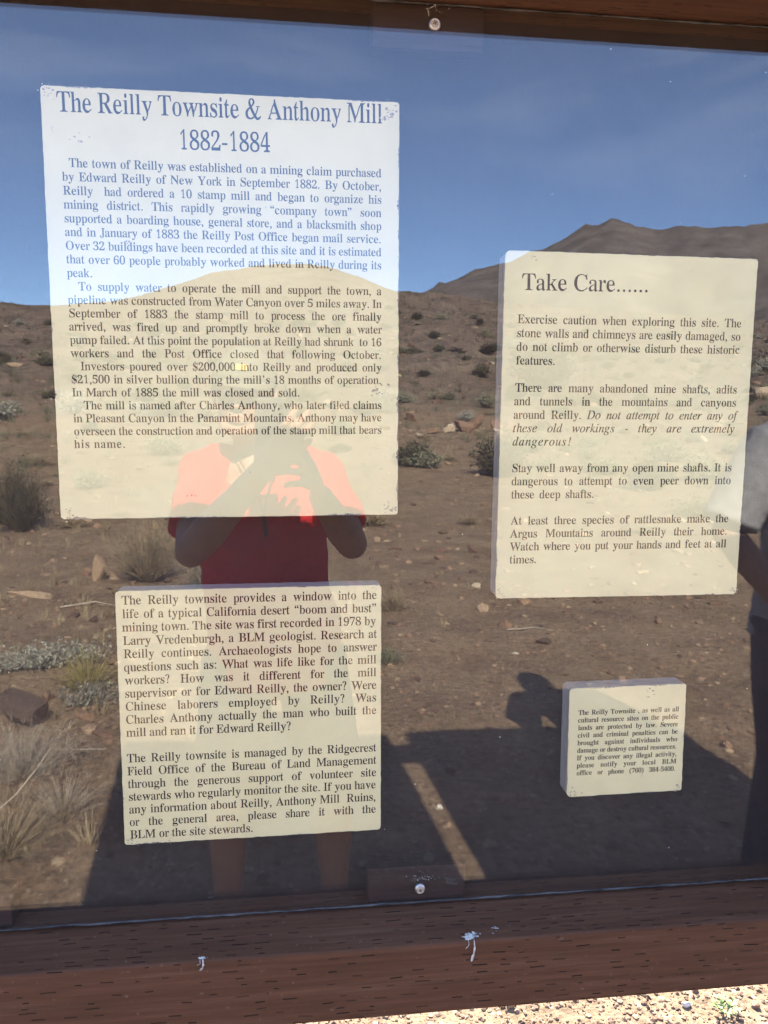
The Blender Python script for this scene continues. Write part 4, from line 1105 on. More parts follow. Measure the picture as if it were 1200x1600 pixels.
'rY': (722, '203,0 203,25 269,38 288,46 296,57 306,93 307,260 117,585 92,615 77,624 24,636 26,662 340,662 340,637 288,632 260,624 250,612 249,598 261,569 385,341 415,328 549,532 568,566 578,593 580,612 568,626 532,634 496,637 501,637 501,662 698,662 698,637 671,630 649,617 606,544 470,333 438,321 422,296 422,117 426,73 440,46 483,31 526,25 526,0'),
'ra': (444, '327,-15 298,-11 281,22 278,36 252,51 241,42 210,32 202,23 172,3 145,-9 108,-13 86,-11 71,-5 42,32 34,50 27,92 30,123 42,150 77,198 107,218 147,238 244,272 273,276 272,370 263,400 256,411 240,419 222,425 180,430 152,428 129,422 114,412 108,395 123,336 113,286 106,281 83,277 58,282 53,287 44,344 47,391 64,417 118,447 152,459 174,462 243,460 276,453 301,441 334,403 347,376 354,343 358,63 361,54 395,50 417,61 407,40 370,-1 353,-11;184,49 231,60 255,73 273,92 273,232 253,246 194,228 178,219 150,201 124,166 116,122 119,90 128,67 150,53'),
'rb': (500, '68,-17 70,12 91,54 91,585 82,623 71,629 30,639 30,662 192,662 180,648 180,419 204,405 216,418 249,430 270,448 289,459 321,463 364,456 392,434 436,380 458,331 469,273 470,241 463,171 444,109 416,58 387,28 332,-6 309,-13 280,-15 251,-11 205,17 156,41 136,31 82,-17;267,21 296,24 323,33 342,49 355,71 367,101 375,138 379,232 374,310 368,340 359,365 348,383 326,397 269,407 221,399 207,392 189,374 180,352 180,100 184,65 205,40 234,25'),
'rc': (444, '215,-15 187,-13 166,-7 148,2 109,32 73,74 46,126 37,155 30,218 32,252 38,285 57,344 88,394 108,414 188,456 213,462 278,462 302,456 322,447 361,417 373,399 380,356 378,332 371,306 353,298 313,301 305,314 301,335 299,394 294,411 285,422 236,432 187,422 155,392 132,342 126,307 122,272 125,222 132,179 144,142 161,111 182,87 215,69 253,59 289,56 315,59 344,68 368,83 393,104 414,88 390,65 365,54 308,11 268,-8'),
'rd': (500, '178,-15 154,-13 136,-7 109,15 78,50 64,72 42,123 31,182 31,250 43,316 53,345 81,395 114,432 144,455 162,461 186,463 216,459 234,449 252,432 285,419 296,407 320,422 320,583 316,609 311,618 301,625 241,639 241,662 422,662 409,648 410,93 418,59 426,53 470,40 470,16 393,8 296,-15 300,0 320,14 320,42 300,57 296,41 250,25 230,3 212,-10;221,41 234,42 255,52 288,60 308,82 320,110 320,352 317,363 305,383 293,392 262,404 226,408 169,397 151,383 141,363 133,337 124,267 123,223 125,161 132,111 140,85 150,66 167,52'),
're': (444, '212,-15 184,-13 162,-7 145,2 107,32 72,74 45,128 37,159 30,228 32,262 46,322 62,362 83,397 100,416 167,455 189,461 217,463 257,459 283,449 334,419 347,407 366,377 378,341 385,299 385,252 400,241 142,241 131,225 138,163 162,106 190,84 211,73 282,62 315,65 341,77 366,97 391,125 414,105 392,79 375,66 347,53 307,15 265,-7;141,279 297,279 307,296 304,341 292,386 275,415 262,424 223,432 180,423 166,410 154,398 136,355 133,340 128,296'),
'rf': (333, '20,0 20,23 76,35 86,45 92,70 93,106 93,388 78,402 21,402 35,419 35,435 21,451 79,451 93,467 96,550 118,610 136,633 190,665 219,673 260,676 290,674 312,669 341,648 370,633 378,617 379,566 369,526 362,521 340,517 315,520 306,524 300,547 299,568 308,627 305,636 298,641 269,644 252,643 214,633 196,601 192,567 192,466 206,451 294,451 280,435 280,419 294,402 206,402 192,388 192,95 196,58 201,46 209,37 251,27 287,23 287,0'),
'rg': (500, '220,-204 155,-200 109,-189 87,-177 47,-145 34,-128 30,-108 35,-86 49,-67 75,-50 126,-37 104,-29 93,-20 74,-1 61,20 57,44 65,93 85,121 102,134 127,147 178,160 155,166 114,186 83,219 63,260 55,309 62,352 79,389 105,420 145,443 185,458 209,462 266,462 351,442 470,442 457,425 457,407 470,390 397,390 400,368 416,321 417,275 412,255 396,220 372,190 340,168 306,154 259,149 200,150 175,143 147,122 137,103 136,89 150,79 182,73 336,68 384,59 401,51 415,42 435,19 450,-13 459,-54 467,-70 468,-87 458,-116 437,-142 421,-153 364,-182 325,-194 278,-202;237,181 285,188 302,198 319,230 324,251 327,307 322,362 315,384 314,401 305,415 287,424 237,432 192,424 175,415 165,401 149,362 146,307 150,251 165,212 176,198 192,188;242,-169 313,-164 366,-151 396,-128 408,-96 405,-74 400,-66 389,-60 333,-50 142,-50 118,-62 106,-75 98,-90 96,-105 102,-129 112,-140 150,-158 176,-164'),
'rh': (500, '8,0 8,23 47,31 59,37 67,54 70,81 70,594 60,624 50,630 8,640 8,662 175,662 162,648 162,402 181,388 196,399 231,410 239,421 266,444 289,458 327,463 374,453 377,443 400,424 424,375 432,308 432,81 434,55 442,38 453,32 492,23 492,0 279,0 279,23 306,27 329,38 337,56 340,81 340,315 335,364 325,383 308,390 269,394 205,381 181,365 162,342 165,55 172,38 182,32 222,23 222,0'),
'ri': (278, '141,526 114,532 108,538 94,585 92,600 94,615 108,662 115,668 141,674 168,668 174,662 189,615 191,600 189,585 174,538 168,532;33,0 33,23 85,37 93,54 95,81 93,396 87,414 76,419 36,427 37,451 199,451 187,437 187,67 196,38 205,32 245,23 245,0'),
'rk': (500, '8,0 8,23 59,38 66,55 69,81 68,594 61,624 51,630 11,639 12,662 169,662 157,648 157,259 180,245 191,256 221,266 243,308 305,372 321,394 330,414 317,421 269,427 274,427 274,451 449,451 449,427 399,413 378,398 284,304 295,258 303,246 438,50 448,38 464,30 492,23 492,0 282,0 280,23 321,29 331,36 333,46 331,58 233,202 201,214 170,205 157,195 158,67 166,38 176,32 214,23 214,0'),
'rl': (278, '33,0 33,23 85,37 93,54 95,81 95,593 87,624 78,630 36,639 36,662 199,662 187,648 187,67 196,38 205,32 245,23 245,0'),
'rm': (778, '3,0 3,23 44,31 57,37 65,54 68,81 68,368 66,394 58,413 47,419 4,428 4,451 175,451 162,434 162,401 179,385 188,396 234,407 270,443 291,458 327,463 372,458 392,442 414,416 422,398 450,380 502,404 540,442 565,458 606,463 655,453 656,443 680,424 705,375 713,308 713,81 715,55 723,38 733,32 775,23 775,0 556,0 556,23 598,32 608,38 616,56 619,81 619,315 614,364 604,383 586,390 545,394 491,382 456,366 437,345 437,81 439,56 446,38 456,32 498,23 498,0 282,0 282,23 324,32 334,38 342,56 345,81 345,315 339,363 329,383 312,389 270,394 205,381 180,365 162,342 165,56 172,39 181,33 223,23 223,0'),
'rn': (500, '8,0 8,23 47,31 59,37 67,54 70,81 70,368 68,394 60,413 50,419 8,428 8,451 174,451 162,435 162,404 180,389 196,399 230,410 238,421 265,444 288,458 327,463 374,453 377,443 400,424 424,375 432,308 432,81 434,55 442,38 453,32 492,23 492,0 279,0 279,23 306,27 329,38 337,56 340,81 340,315 335,364 325,383 308,390 269,394 239,391 205,381 181,365 162,342 165,55 172,38 182,32 222,23 222,0'),
'ro': (500, '251,-15 219,-13 194,-7 172,3 131,25 101,54 86,76 62,130 47,191 46,224 53,289 62,319 86,373 101,395 130,424 172,446 194,455 219,461 250,463 294,458 328,446 370,424 398,396 414,374 438,321 452,258 454,224 452,189 438,127 414,74 399,52 369,24 329,2 295,-10;251,17 300,27 318,39 336,68 351,118 355,224 350,331 340,367 329,393 315,411 298,424 273,432 251,434 227,432 201,424 184,411 172,393 160,367 150,330 146,225 150,119 165,68 184,39 202,27'),
'rp': (500, '30,-202 30,-180 71,-170 83,-160 90,-138 92,-93 90,390 83,412 74,418 33,429 33,451 186,451 174,434 174,399 189,382 182,394 227,406 245,418 287,459 323,464 346,462 365,456 392,434 423,398 437,376 458,324 465,295 470,232 464,165 458,134 436,78 421,55 389,17 361,-7 342,-13 318,-15 286,-11 269,1 250,20 216,33 202,47 181,32 181,-102 187,-144 195,-161 205,-167 264,-179 264,-202;273,41 329,52 348,66 359,86 367,112 373,144 378,225 377,266 369,334 362,360 352,380 334,393 277,404 255,400 196,369 181,342 181,100 193,74 211,56 245,45'),
'rq': (500, '238,-202 238,-179 303,-166 312,-159 316,-149 320,-121 320,27 296,42 284,30 251,18 231,0 211,-10 180,-14 137,-7 109,15 78,48 64,69 42,119 35,147 30,209 32,245 46,311 69,368 85,392 114,422 168,456 191,462 220,464 250,460 344,409 364,419 418,466 433,466 431,437 409,394 410,-136 419,-165 431,-171 470,-179 470,-202;231,43 264,47 293,58 305,66 312,75 320,98 320,351 316,385 295,409 266,424 233,429 205,426 178,416 159,401 146,380 134,352 126,317 121,227 126,145 132,113 140,88 152,68 173,54'),
'rr': (333, '6,0 6,23 53,37 59,54 62,81 60,397 54,414 9,427 10,451 151,451 140,437 140,394 141,380 154,366 195,388 248,457 275,463 305,458 310,451 310,442 325,403 325,350 320,333 315,328 294,323 275,326 269,330 256,370 245,374 217,378 169,363 154,336 148,320 144,279 144,81 147,53 151,44 160,37 218,23 218,0'),
'rs': (389, '211,-15 170,-9 125,9 92,13 70,6 57,-13 33,-13 33,2 58,17 40,63 34,93 33,153 60,153 69,124 103,57 119,41 139,30 194,21 235,26 251,31 274,48 285,71 287,85 286,105 280,122 264,138 136,202 117,216 87,246 76,263 62,300 56,350 59,377 70,401 91,423 139,454 162,461 213,463 304,443 322,448 333,464 354,464 354,450 328,435 345,407 353,379 354,322 330,322 309,369 288,403 274,415 256,424 208,431 172,427 147,415 139,407 129,388 127,355 134,338 156,322 257,275 297,249 325,220 335,203 348,162 356,104 351,75 338,49 314,26 295,17 267,-4 245,-12'),
'rt': (278, '138,-14 115,-12 99,-6 76,31 70,52 64,103 64,391 52,405 17,405 29,420 29,435 83,501 144,616 164,616 162,571 145,496 143,466 154,451 233,451 222,436 222,421 233,405 154,405 143,391 145,93 153,67 192,59 220,71 241,108 261,96 246,64 218,48 194,14 176,0 173,-7'),
'ru': (500, '170,-15 140,-12 123,-5 98,25 86,47 77,74 71,105 67,390 60,411 52,418 8,428 8,451 174,451 162,437 162,95 175,67 202,56 236,52 295,63 320,76 336,96 336,360 334,392 326,412 313,419 267,428 267,451 440,451 427,437 428,86 438,57 492,43 492,19 412,10 312,-15 316,0 335,15 336,29 336,44 316,59 299,42 262,28 221,-4 209,-10'),
'rv': (500, '237,-15 226,12 205,119 95,375 77,409 69,416 26,427 26,451 257,451 257,428 206,421 193,413 191,395 271,191 301,178 295,191 313,205 380,367 389,395 390,410 383,420 343,428 343,451 474,451 464,425 446,413 425,370 346,183 315,169 293,117 274,12 263,-15'),
'rw': (722, '215,-15 204,12 186,118 77,385 61,414 22,427 22,451 227,451 227,427 181,417 177,408 178,390 252,199 280,185 276,198 294,211 323,276 354,289 377,342 348,414 343,419 298,429 298,451 511,451 511,427 473,419 459,412 457,394 514,219 542,205 537,219 556,233 622,394 622,416 587,429 587,451 700,451 700,429 678,420 592,214 561,200 532,133 510,26 495,-15 471,-15 459,26 446,136 400,272 372,286 377,273 359,260 331,195 300,181 272,116 252,12 241,-15'),
'rx': (500, '21,0 34,21 61,42 78,60 153,152 197,175 216,198 93,383 79,401 60,414 20,427 20,451 248,451 248,428 212,423 195,416 193,402 205,378 249,312 282,299 354,382 370,411 368,419 323,428 323,451 468,451 455,431 412,393 344,313 300,290 281,268 434,41 444,31 480,22 480,0 253,0 253,24 302,31 311,39 311,52 302,73 248,153 214,166 142,77 129,58 122,37 127,29 174,21 169,21 169,0'),
'ry': (500, '108,-204 76,-198 49,-155 39,-122 51,-69 57,-62 82,-58 106,-61 113,-66 119,-88 118,-127 123,-139 159,-144 169,-141 191,-123 216,-87 231,-52 244,-7 222,99 104,375 79,415 64,422 24,427 33,427 33,451 264,451 264,427 207,418 200,407 200,394 282,186 312,173 305,186 324,200 385,358 395,398 395,417 380,423 353,427 353,451 476,451 476,427 459,422 453,416 359,179 329,165 304,99 287,-8 239,-119 225,-139 189,-156 154,-196 142,-201'),
'rz': (444, '27,0 270,405 264,418 191,418 135,412 115,405 100,395 90,381 69,341 61,314 35,314 39,375 43,390 51,406 66,421 67,436 55,451 403,451 390,437 390,423 169,49 174,36 228,36 300,43 324,52 343,63 356,80 381,126 393,156 417,156 410,85 399,57 386,43 382,28 381,14 393,0'),
'r’': (333, '103,433 103,444 145,479 162,514 162,554 136,564 109,582 103,624 116,660 150,676 192,666 221,624 226,574 207,509 164,459'),
'r“': (444, '203,674 203,663 161,628 144,593 144,553 170,543 197,525 203,483 190,447 156,431 114,441 85,483 80,533 99,598 142,648;388,674 388,663 346,628 329,593 329,553 356,543 382,525 388,483 374,447 341,431 298,441 270,483 265,533 284,598 327,648'),
'r”': (444, '43,433 43,444 85,479 102,514 102,554 76,564 49,582 43,624 56,660 90,676 132,666 161,624 166,574 147,509 104,459;228,433 228,444 270,479 287,514 287,554 260,564 234,582 228,624 242,660 275,676 318,666 346,624 351,574 332,509 289,459'),
}
TEXT = {
'title': (0.01312, [
  (0, 'T', 'The Reilly Townsite & Anthony Mill', -0.2051, 0.1381, 1.9078),
  (1, 'N', '1882-1884', -0.082, 0.0156, 1.8739),
]),
'main': (0.00890, [
  (0, 'j', 'The town of Reilly was established on a mining claim purchased', -0.2037, 0.1287, 1.8517),
  (1, 'j', 'by Edward Reilly of New York in September 1882. By October,', -0.2115, 0.1287, 1.8376),
  (2, 'j', 'Reilly  had ordered a 10 stamp mill and began to organize his', -0.211, 0.1287, 1.8235),
  (3, 'j', 'mining district. This rapidly growing “company town” soon', -0.2111, 0.1285, 1.8094),
  (4, 'j', 'supported a boarding house, general store, and a blacksmith shop', -0.2112, 0.1286, 1.7953),
  (5, 'j', 'and in January of 1883 the Reilly Post Office began mail service.', -0.2112, 0.1283, 1.7812),
  (6, 'j', 'Over 32 buildings have been recorded at this site and it is estimated', -0.2113, 0.1286, 1.7671),
  (7, 'j', 'that over 60 people probably worked and lived in Reilly during its', -0.2111, 0.1285, 1.7529),
  (8, 'n', 'peak.', -0.2114, -0.1855, 1.7388),
  (9, 'j', 'To supply water to operate the mill and support the town, a', -0.2, 0.1286, 1.7247),
  (10, 'j', 'pipeline was constructed from Water Canyon over 5 miles away. In', -0.2118, 0.1286, 1.7106),
  (11, 'j', 'September of 1883 the stamp mill to process the ore finally', -0.2113, 0.1285, 1.6965),
  (12, 'j', 'arrived, was fired up and promptly broke down when a water', -0.2117, 0.1287, 1.6824),
  (13, 'j', 'pump failed. At this point the population at Reilly had shrunk  to 16', -0.2117, 0.1285, 1.6683),
  (14, 'j', 'workers and the Post Office closed that following October.', -0.2117, 0.1282, 1.6542),
  (15, 'j', 'Investors poured over $200,000 into Reilly and produced only', -0.2015, 0.1284, 1.6401),
  (16, 'j', '$21,500 in silver bullion during the mill’s 18 months of operation.', -0.2121, 0.1282, 1.626),
  (17, 'j', 'In March of 1885 the mill was closed and sold.', -0.2119, 0.0355, 1.6119),
  (18, 'j', 'The mill is named after Charles Anthony, who later filed claims', -0.2002, 0.1284, 1.5978),
  (19, 'j', 'in Pleasant Canyon in the Panamint Mountains. Anthony may have', -0.2119, 0.1284, 1.5837),
  (20, 'j', 'overseen the construction and operation of the stamp mill that bears', -0.212, 0.1283, 1.5696),
  (21, 'l', 'his name.', -0.2122, -0.1575, 1.5555),
]),
'bottom': (0.00151, [
  (0, 'j', 'The Reilly townsite provides a window into the', -0.1792, 0.1123, 1.3766),
  (1, 'j', 'life of a typical California desert “boom and bust”', -0.1791, 0.1124, 1.3609),
  (2, 'j', 'mining town. The site was first recorded in 1978 by', -0.1796, 0.1113, 1.3453),
  (3, 'j', 'Larry Vredenburgh, a BLM geologist. Research at', -0.1792, 0.1125, 1.3296),
  (4, 'j', 'Reilly continues. Archaeologists hope to answer', -0.179, 0.1124, 1.314),
  (5, 'j', 'questions such as: What was life like for the mill', -0.1793, 0.1121, 1.2983),
  (6, 'j', 'workers? How was it different for the mill', -0.179, 0.1122, 1.2827),
  (7, 'j', 'supervisor or for Edward Reilly, the owner? Were', -0.1793, 0.1125, 1.267),
  (8, 'j', 'Chinese laborers employed by Reilly? Was', -0.1791, 0.1123, 1.2514),
  (9, 'j', 'Charles Anthony actually the man who built the', -0.1792, 0.1124, 1.2357),
  (10, 'n', 'mill and ran it for Edward Reilly?', -0.1791, 0.0111, 1.2201),
  (12, 'j', 'The Reilly townsite is managed by the Ridgecrest', -0.1794, 0.1125, 1.1888),
  (13, 'j', 'Field Office of the Bureau of Land Management', -0.1795, 0.1127, 1.1731),
  (14, 'j', 'through the generous support of volunteer site', -0.1793, 0.1128, 1.1574),
  (15, 'j', 'stewards who regularly monitor the site. If you have', -0.1791, 0.1123, 1.1418),
  (16, 'j', 'any information about Reilly, Anthony Mill  Ruins,', -0.179, 0.1124, 1.1261),
  (17, 'j', 'or the general area, please share it with the', -0.1792, 0.1125, 1.1105),
  (18, 'n', 'BLM or the site stewards.', -0.1793, -0.0355, 1.0948),
]),
'caretitle': (0.00762, [
  (0, 'T', 'Take Care......', 0.2883, 0.4417, 1.7334),
]),
'care': (0.00171, [
  (0, 'j', 'Exercise caution when exploring this site. The', 0.2741, 0.5491, 1.6977),
  (1, 'j', 'stone walls and chimneys are easily damaged, so', 0.2736, 0.5491, 1.6821),
  (2, 'j', 'do not climb or otherwise disturb these historic', 0.2735, 0.549, 1.6665),
  (3, 'n', 'features.', 0.2734, 0.3204, 1.6508),
  (5, 'j', 'There are many abandoned mine shafts, adits', 0.2733, 0.5483, 1.6195),
  (6, 'j', 'and tunnels in the mountains and canyons', 0.2724, 0.5483, 1.6039),
  (7, 'j', 'around Reilly. |Do not attempt to enter any of', 0.2721, 0.5501, 1.5882),
  (8, 'j', '|these old workings - they are extremely', 0.2721, 0.5487, 1.5726),
  (9, 'l', '|dangerous!', 0.2721, 0.343, 1.5569),
  (11, 'j', 'Stay well away from any open mine shafts. It is', 0.2718, 0.5475, 1.5256),
  (12, 'j', 'dangerous to attempt to even peer down into', 0.2717, 0.5476, 1.51),
  (13, 'j', 'these deep shafts.', 0.2718, 0.3739, 1.4943),
  (15, 'j', 'At least three species of rattlesnake make the', 0.2719, 0.5473, 1.463),
  (16, 'j', 'Argus Mountains around Reilly their home.', 0.2715, 0.5466, 1.4474),
  (17, 'j', 'Watch where you put your hands and feet at all', 0.2719, 0.5465, 1.4317),
  (18, 'n', 'times.', 0.2719, 0.3042, 1.4161),
]),
'small': (-0.00181, [
  (0, 'j', 'The Reilly Townsite , as well as all', 0.3603, 0.4917, 1.2249),
  (1, 'j', 'cultural resource sites on the public', 0.3602, 0.4917, 1.2151),
  (2, 'j', 'lands are protected by law. Severe', 0.3606, 0.4917, 1.2053),
  (3, 'j', 'civil and criminal penalties can be', 0.3605, 0.4918, 1.1955),
  (4, 'j', 'brought against individuals who', 0.3605, 0.4919, 1.1856),
  (5, 'j', 'damage or destroy cultural resources.', 0.3607, 0.4914, 1.1758),
  (6, 'j', 'If you discover any illegal activity,', 0.3606, 0.492, 1.166),
  (7, 'j', 'please notify your local BLM', 0.3607, 0.4921, 1.1562),
  (8, 'j', 'office or phone (760) 384-5400.', 0.3609, 0.4914, 1.1463),
]),
}

# ------------------------------------------------------------------ lettering: outlines of a bookish serif face, 1000 units to the em
_glyph_cache = {}


def glyph(key):
    if key in _glyph_cache:
        return _glyph_cache[key]
    adv, txt = GLYPHS[key]
    loops = [[tuple(map(int, p.split(','))) for p in l.split()] for l in txt.split(';')]
    co, faces = [], []
    for l in loops:
        b = len(co)
        co += [Vector((x + 0.013 * (i % 3), y + 0.011 * (i % 5))) for i, (x, y) in enumerate(l)]
        faces.append(list(range(b, b + len(l))))
    v, e, f, _, _, _ = delaunay_2d_cdt(co, [], faces, 0, 1e-4)
    union = key[1] in '&$?('
    keep = []
    for t in f:
        cx = sum(v[i].x for i in t) / len(t)
        cy = sum(v[i].y for i in t) / len(t)
        n = w = 0
        for l in loops:
            for i in range(len(l)):
                (x1, y1), (x2, y2) = l[i], l[(i + 1) % len(l)]
                if (y1 <= cy) != (y2 <= cy) and x1 + (cy - y1) / (y2 - y1) * (x2 - x1) > cx:
                    n += 1
                    w += 1 if y2 > y1 else -1
        if (w != 0) if union else (n % 2):
            keep.append(tuple(t))
    _glyph_cache[key] = (adv, [(p.x, p.y) for p in v], keep)
    return _glyph_cache[key]


def set_line(V, F, text, mode, xl, xr, zb, size, sx, ang, heavy=0.0):
    items, st = [], 'r'
    for ch in text:
        if ch == '|':
            st = 'i'
            continue
        items.append((None, 250) if ch == ' ' else (st + ch, glyph(st + ch)[0]))
    k = size * sx / 1000
    nat = sum(a for _, a in items) * k
    nsp = sum(1 for g, _ in items if g is None)
    want = xr - xl
    extra_s = extra_l = 0.0
    if mode == 'T' or mode == 'N':
        k *= want / nat
    elif mode == 'l':
        extra_l = (want - nat) / max(len(items) - 1, 1)
    elif mode == 'j':
        ex = want - nat
        if ex < 0 or nsp == 0:
            k *= want / nat
        else:
            per = ex / nsp
            cap = 0.55 * size * sx
            if per > cap:
                extra_l = (ex - cap * nsp) / max(len(items) - 1, 1) * 0.7
                ex -= extra_l * (len(items) - 1)
            extra_s = ex / nsp
    c, s = math.cos(ang), math.sin(ang)
    x = xl
    for g, a in items:
        if g is not None:
            _, vs, fs = glyph(g)
            for dup in ((0.0,) if not heavy else (-heavy, heavy)):
                b = len(V)
                for px, py in vs:
                    lx, lz = x + px * k + dup * size, zb + py * size / 1000
                    V.append((lx * c - lz * s, YF - 0.0001 - (0.00003 if dup > 0 else 0), lx * s + lz * c))
                F += [tuple(b + i for i in t) for t in fs]
        x += a * k + extra_l + (extra_s if g is None else 0)


def lettering(block, rows, size, sx, name, parent, heavy=0.009):
    ang, R = TEXT[block]
    V, F = [], []
    for idx, mode, text, xl, xr, zb in R:
        if rows[0] <= idx <= rows[1]:
            set_line(V, F, text, mode, xl, xr, zb, size, sx, ang, heavy)
    # face the letters towards -y
    return mesh_obj(name, V, F, M_INK, parent=parent)


lettering('title', (0, 0), 0.0306, 0.75, 'title_lettering', p_main, 0.004)
lettering('title', (1, 1), 0.0306, 0.75, 'date_lettering', p_main, 0.004)
for a, b in ((0, 8), (9, 14), (15, 17), (18, 21)):
    lettering('main', (a, b), 0.0136, 0.925, 'paragraph_lettering', p_main)
lettering('bottom', (0, 10), 0.0155, 0.905, 'paragraph_lettering', p_low)
lettering('bottom', (11, 18), 0.0155, 0.895, 'paragraph_lettering', p_low)
lettering('caretitle', (0, 0), 0.0282, 0.96, 'title_lettering', p_care, 0.004)
for a, b in ((0, 3), (5, 9), (11, 13), (15, 18)):
    lettering('care', (a, b), 0.0148, 0.935, 'paragraph_lettering', p_care)
lettering('small', (0, 8), 0.0094, 0.925, 'paragraph_lettering', p_small, 0.020)

# ------------------------------------------------------------------ plants
M_TWIG = tint_mat('dry_twig', [(0.0, (0.13, 0.10, 0.075)), (0.5, (0.27, 0.23, 0.18)), (1.0, (0.42, 0.38, 0.32))], 0.9, 0.0, 40, 0.2)
M_STRAW = tint_mat('dry_grass_blade', [(0.0, (0.13, 0.10, 0.065)), (0.5, (0.25, 0.20, 0.13)), (1.0, (0.40, 0.335, 0.225))], 0.85, 0.0, 40, 0.2)
M_SAGE = tint_mat('grey_green_leaf', [(0.0, (0.085, 0.095, 0.055)), (0.5, (0.15, 0.165, 0.105)), (1.0, (0.25, 0.26, 0.19))], 0.85, 0.0, 40, 0.2)
M_SILVER = tint_mat('silver_leaf', [(0.0, (0.13, 0.14, 0.115)), (0.5, (0.25, 0.265, 0.23)), (1.0, (0.40, 0.41, 0.37))], 0.85, 0.0, 40, 0.2)
M_DARK = tint_mat('dark_green_leaf', [(0.0, (0.035, 0.035, 0.022)), (0.5, (0.07, 0.068, 0.04)), (1.0, (0.12, 0.11, 0.065))], 0.85, 0.0, 40, 0.2)
M_YEL = tint_mat('yellow_green_blade', [(0.0, (0.13, 0.12, 0.04)), (0.5, (0.24, 0.22, 0.08)), (1.0, (0.38, 0.33, 0.15))], 0.85, 0.0, 40, 0.2)
M_LEAF = tint_mat('fresh_leaf', [(0.0, (0.09, 0.16, 0.05)), (0.5, (0.17, 0.27, 0.09)), (1.0, (0.32, 0.42, 0.20))], 0.6, 0.0, 40, 0.15)


def tuft_mesh(name, n, h, spread, mats, seed, blade=0.004, leaf=0.0, leaf_size=0.012, arch=0.35, branch=0, lean=(0, 0), base=0.15, low=0.1, tw=(0.2, 1.0)):
    """a clump of thin stems or blades; with 'leaf' small leaves along them. Returns a mesh with a per-piece tint."""
    r = random.Random(seed)
    V, F, T, MI = [], [], [], []

    def strip(pts, w, mi, t):
        b = len(V)
        for j, p in enumerate(pts):
            ww = w * (1 - 0.85 * j / (len(pts) - 1))
            a = r.uniform(0, PI)
            dv = Vector((math.cos(a), math.sin(a), 0)) * ww
            V.append(p - dv)
            V.append(p + dv)
            T.extend((t, t))
        for j in range(len(pts) - 1):
            F.append((b + 2 * j, b + 2 * j + 1, b + 2 * j + 3, b + 2 * j + 2))
            MI.append(mi)

    def leaves(p, d, t):
        a = Vector((r.gauss(0, 1), r.gauss(0, 1), r.gauss(0.3, 1))).normalized()
        bb = a.orthogonal().normalized()
        s = leaf_size * r.uniform(0.6, 1.4)
        b = len(V)
        for q in (a * -0.2, bb * 0.42 + a * 0.5, a * 1.2, bb * -0.42 + a * 0.5):
            V.append(p + q * s)
            T.append(t)
        F.append((b, b + 1, b + 2, b + 3))
        MI.append(1)
    for _ in range(n):
        a = r.uniform(0, 2 * PI)
        q = math.sqrt(r.random())
        rt = Vector((math.cos(a), math.sin(a), 0)) * q * spread * base
        out = Vector((math.cos(a), math.sin(a), 0)) * (spread * q * r.uniform(0.7, 1.2))
        hh = h * r.uniform(0.5, 1.1) * math.sqrt(max(0.12, 1 - 0.75 * q * q))
        end = rt + out * (1 - base) + Vector((lean[0] * hh, lean[1] * hh, hh))
        mid = rt.lerp(end, 0.5) + Vector((0, 0, arch * hh * 0.5)) + Vector((r.gauss(0, 1), r.gauss(0, 1), 0)) * 0.06 * h
        t = r.uniform(*tw)
        pts = []
        for j in range(5):
            u = j / 4
            pts.append(rt * (1 - u) ** 2 + mid * 2 * u * (1 - u) + end * u * u)
        strip(pts, blade, 0, t)
        for _b in range(branch):
            u = r.uniform(0.35, 0.95)
            p = rt * (1 - u) ** 2 + mid * 2 * u * (1 - u) + end * u * u
            e = p + Vector((r.gauss(0, 1), r.gauss(0, 1), r.gauss(0.5, 0.7))) * h * 0.16
            strip([p, p.lerp(e, 0.5) + Vector((0, 0, 0.01)), e], blade * 0.6, 0, t)
            if leaf and r.random() < leaf:
                for w in (0.4, 0.8, 1.0):
                    leaves(p.lerp(e, w), e - p, r.random())
        if leaf:
            for j in range(1, 5):
                if r.random() < leaf:
                    leaves(pts[j] + Vector((r.gauss(0, 1), r.gauss(0, 1), r.gauss(0, 1))) * 0.03 * h, None, r.random())
                    leaves(pts[j] + Vector((r.gauss(0, 1), r.gauss(0, 1), r.gauss(0, 1))) * 0.06 * h, None, r.random())
    me = bpy.data.meshes.new(name)
    me.from_pydata([tuple(v) for v in V], [], F)
    for m in mats:
        me.materials.append(m)
    me.polygons.foreach_set('material_index', MI)
    at = me.attributes.new('tint', 'FLOAT', 'POINT')
    at.data.foreach_set('value', T)
    me.update()
    return me


def plant(name, me, x, y, label, cat, group=None, rz=0.0, s=1.0, sink=0.01, sz=None):
    o = bpy.data.objects.new(name, me)
    COL.objects.link(o)
    o.location = (x, y, h0(x, y) - sink)
    o.rotation_euler = (0, 0, rz)
    o.scale = (s, s, s * (sz or 1))
    return tag(o, label, cat, group)


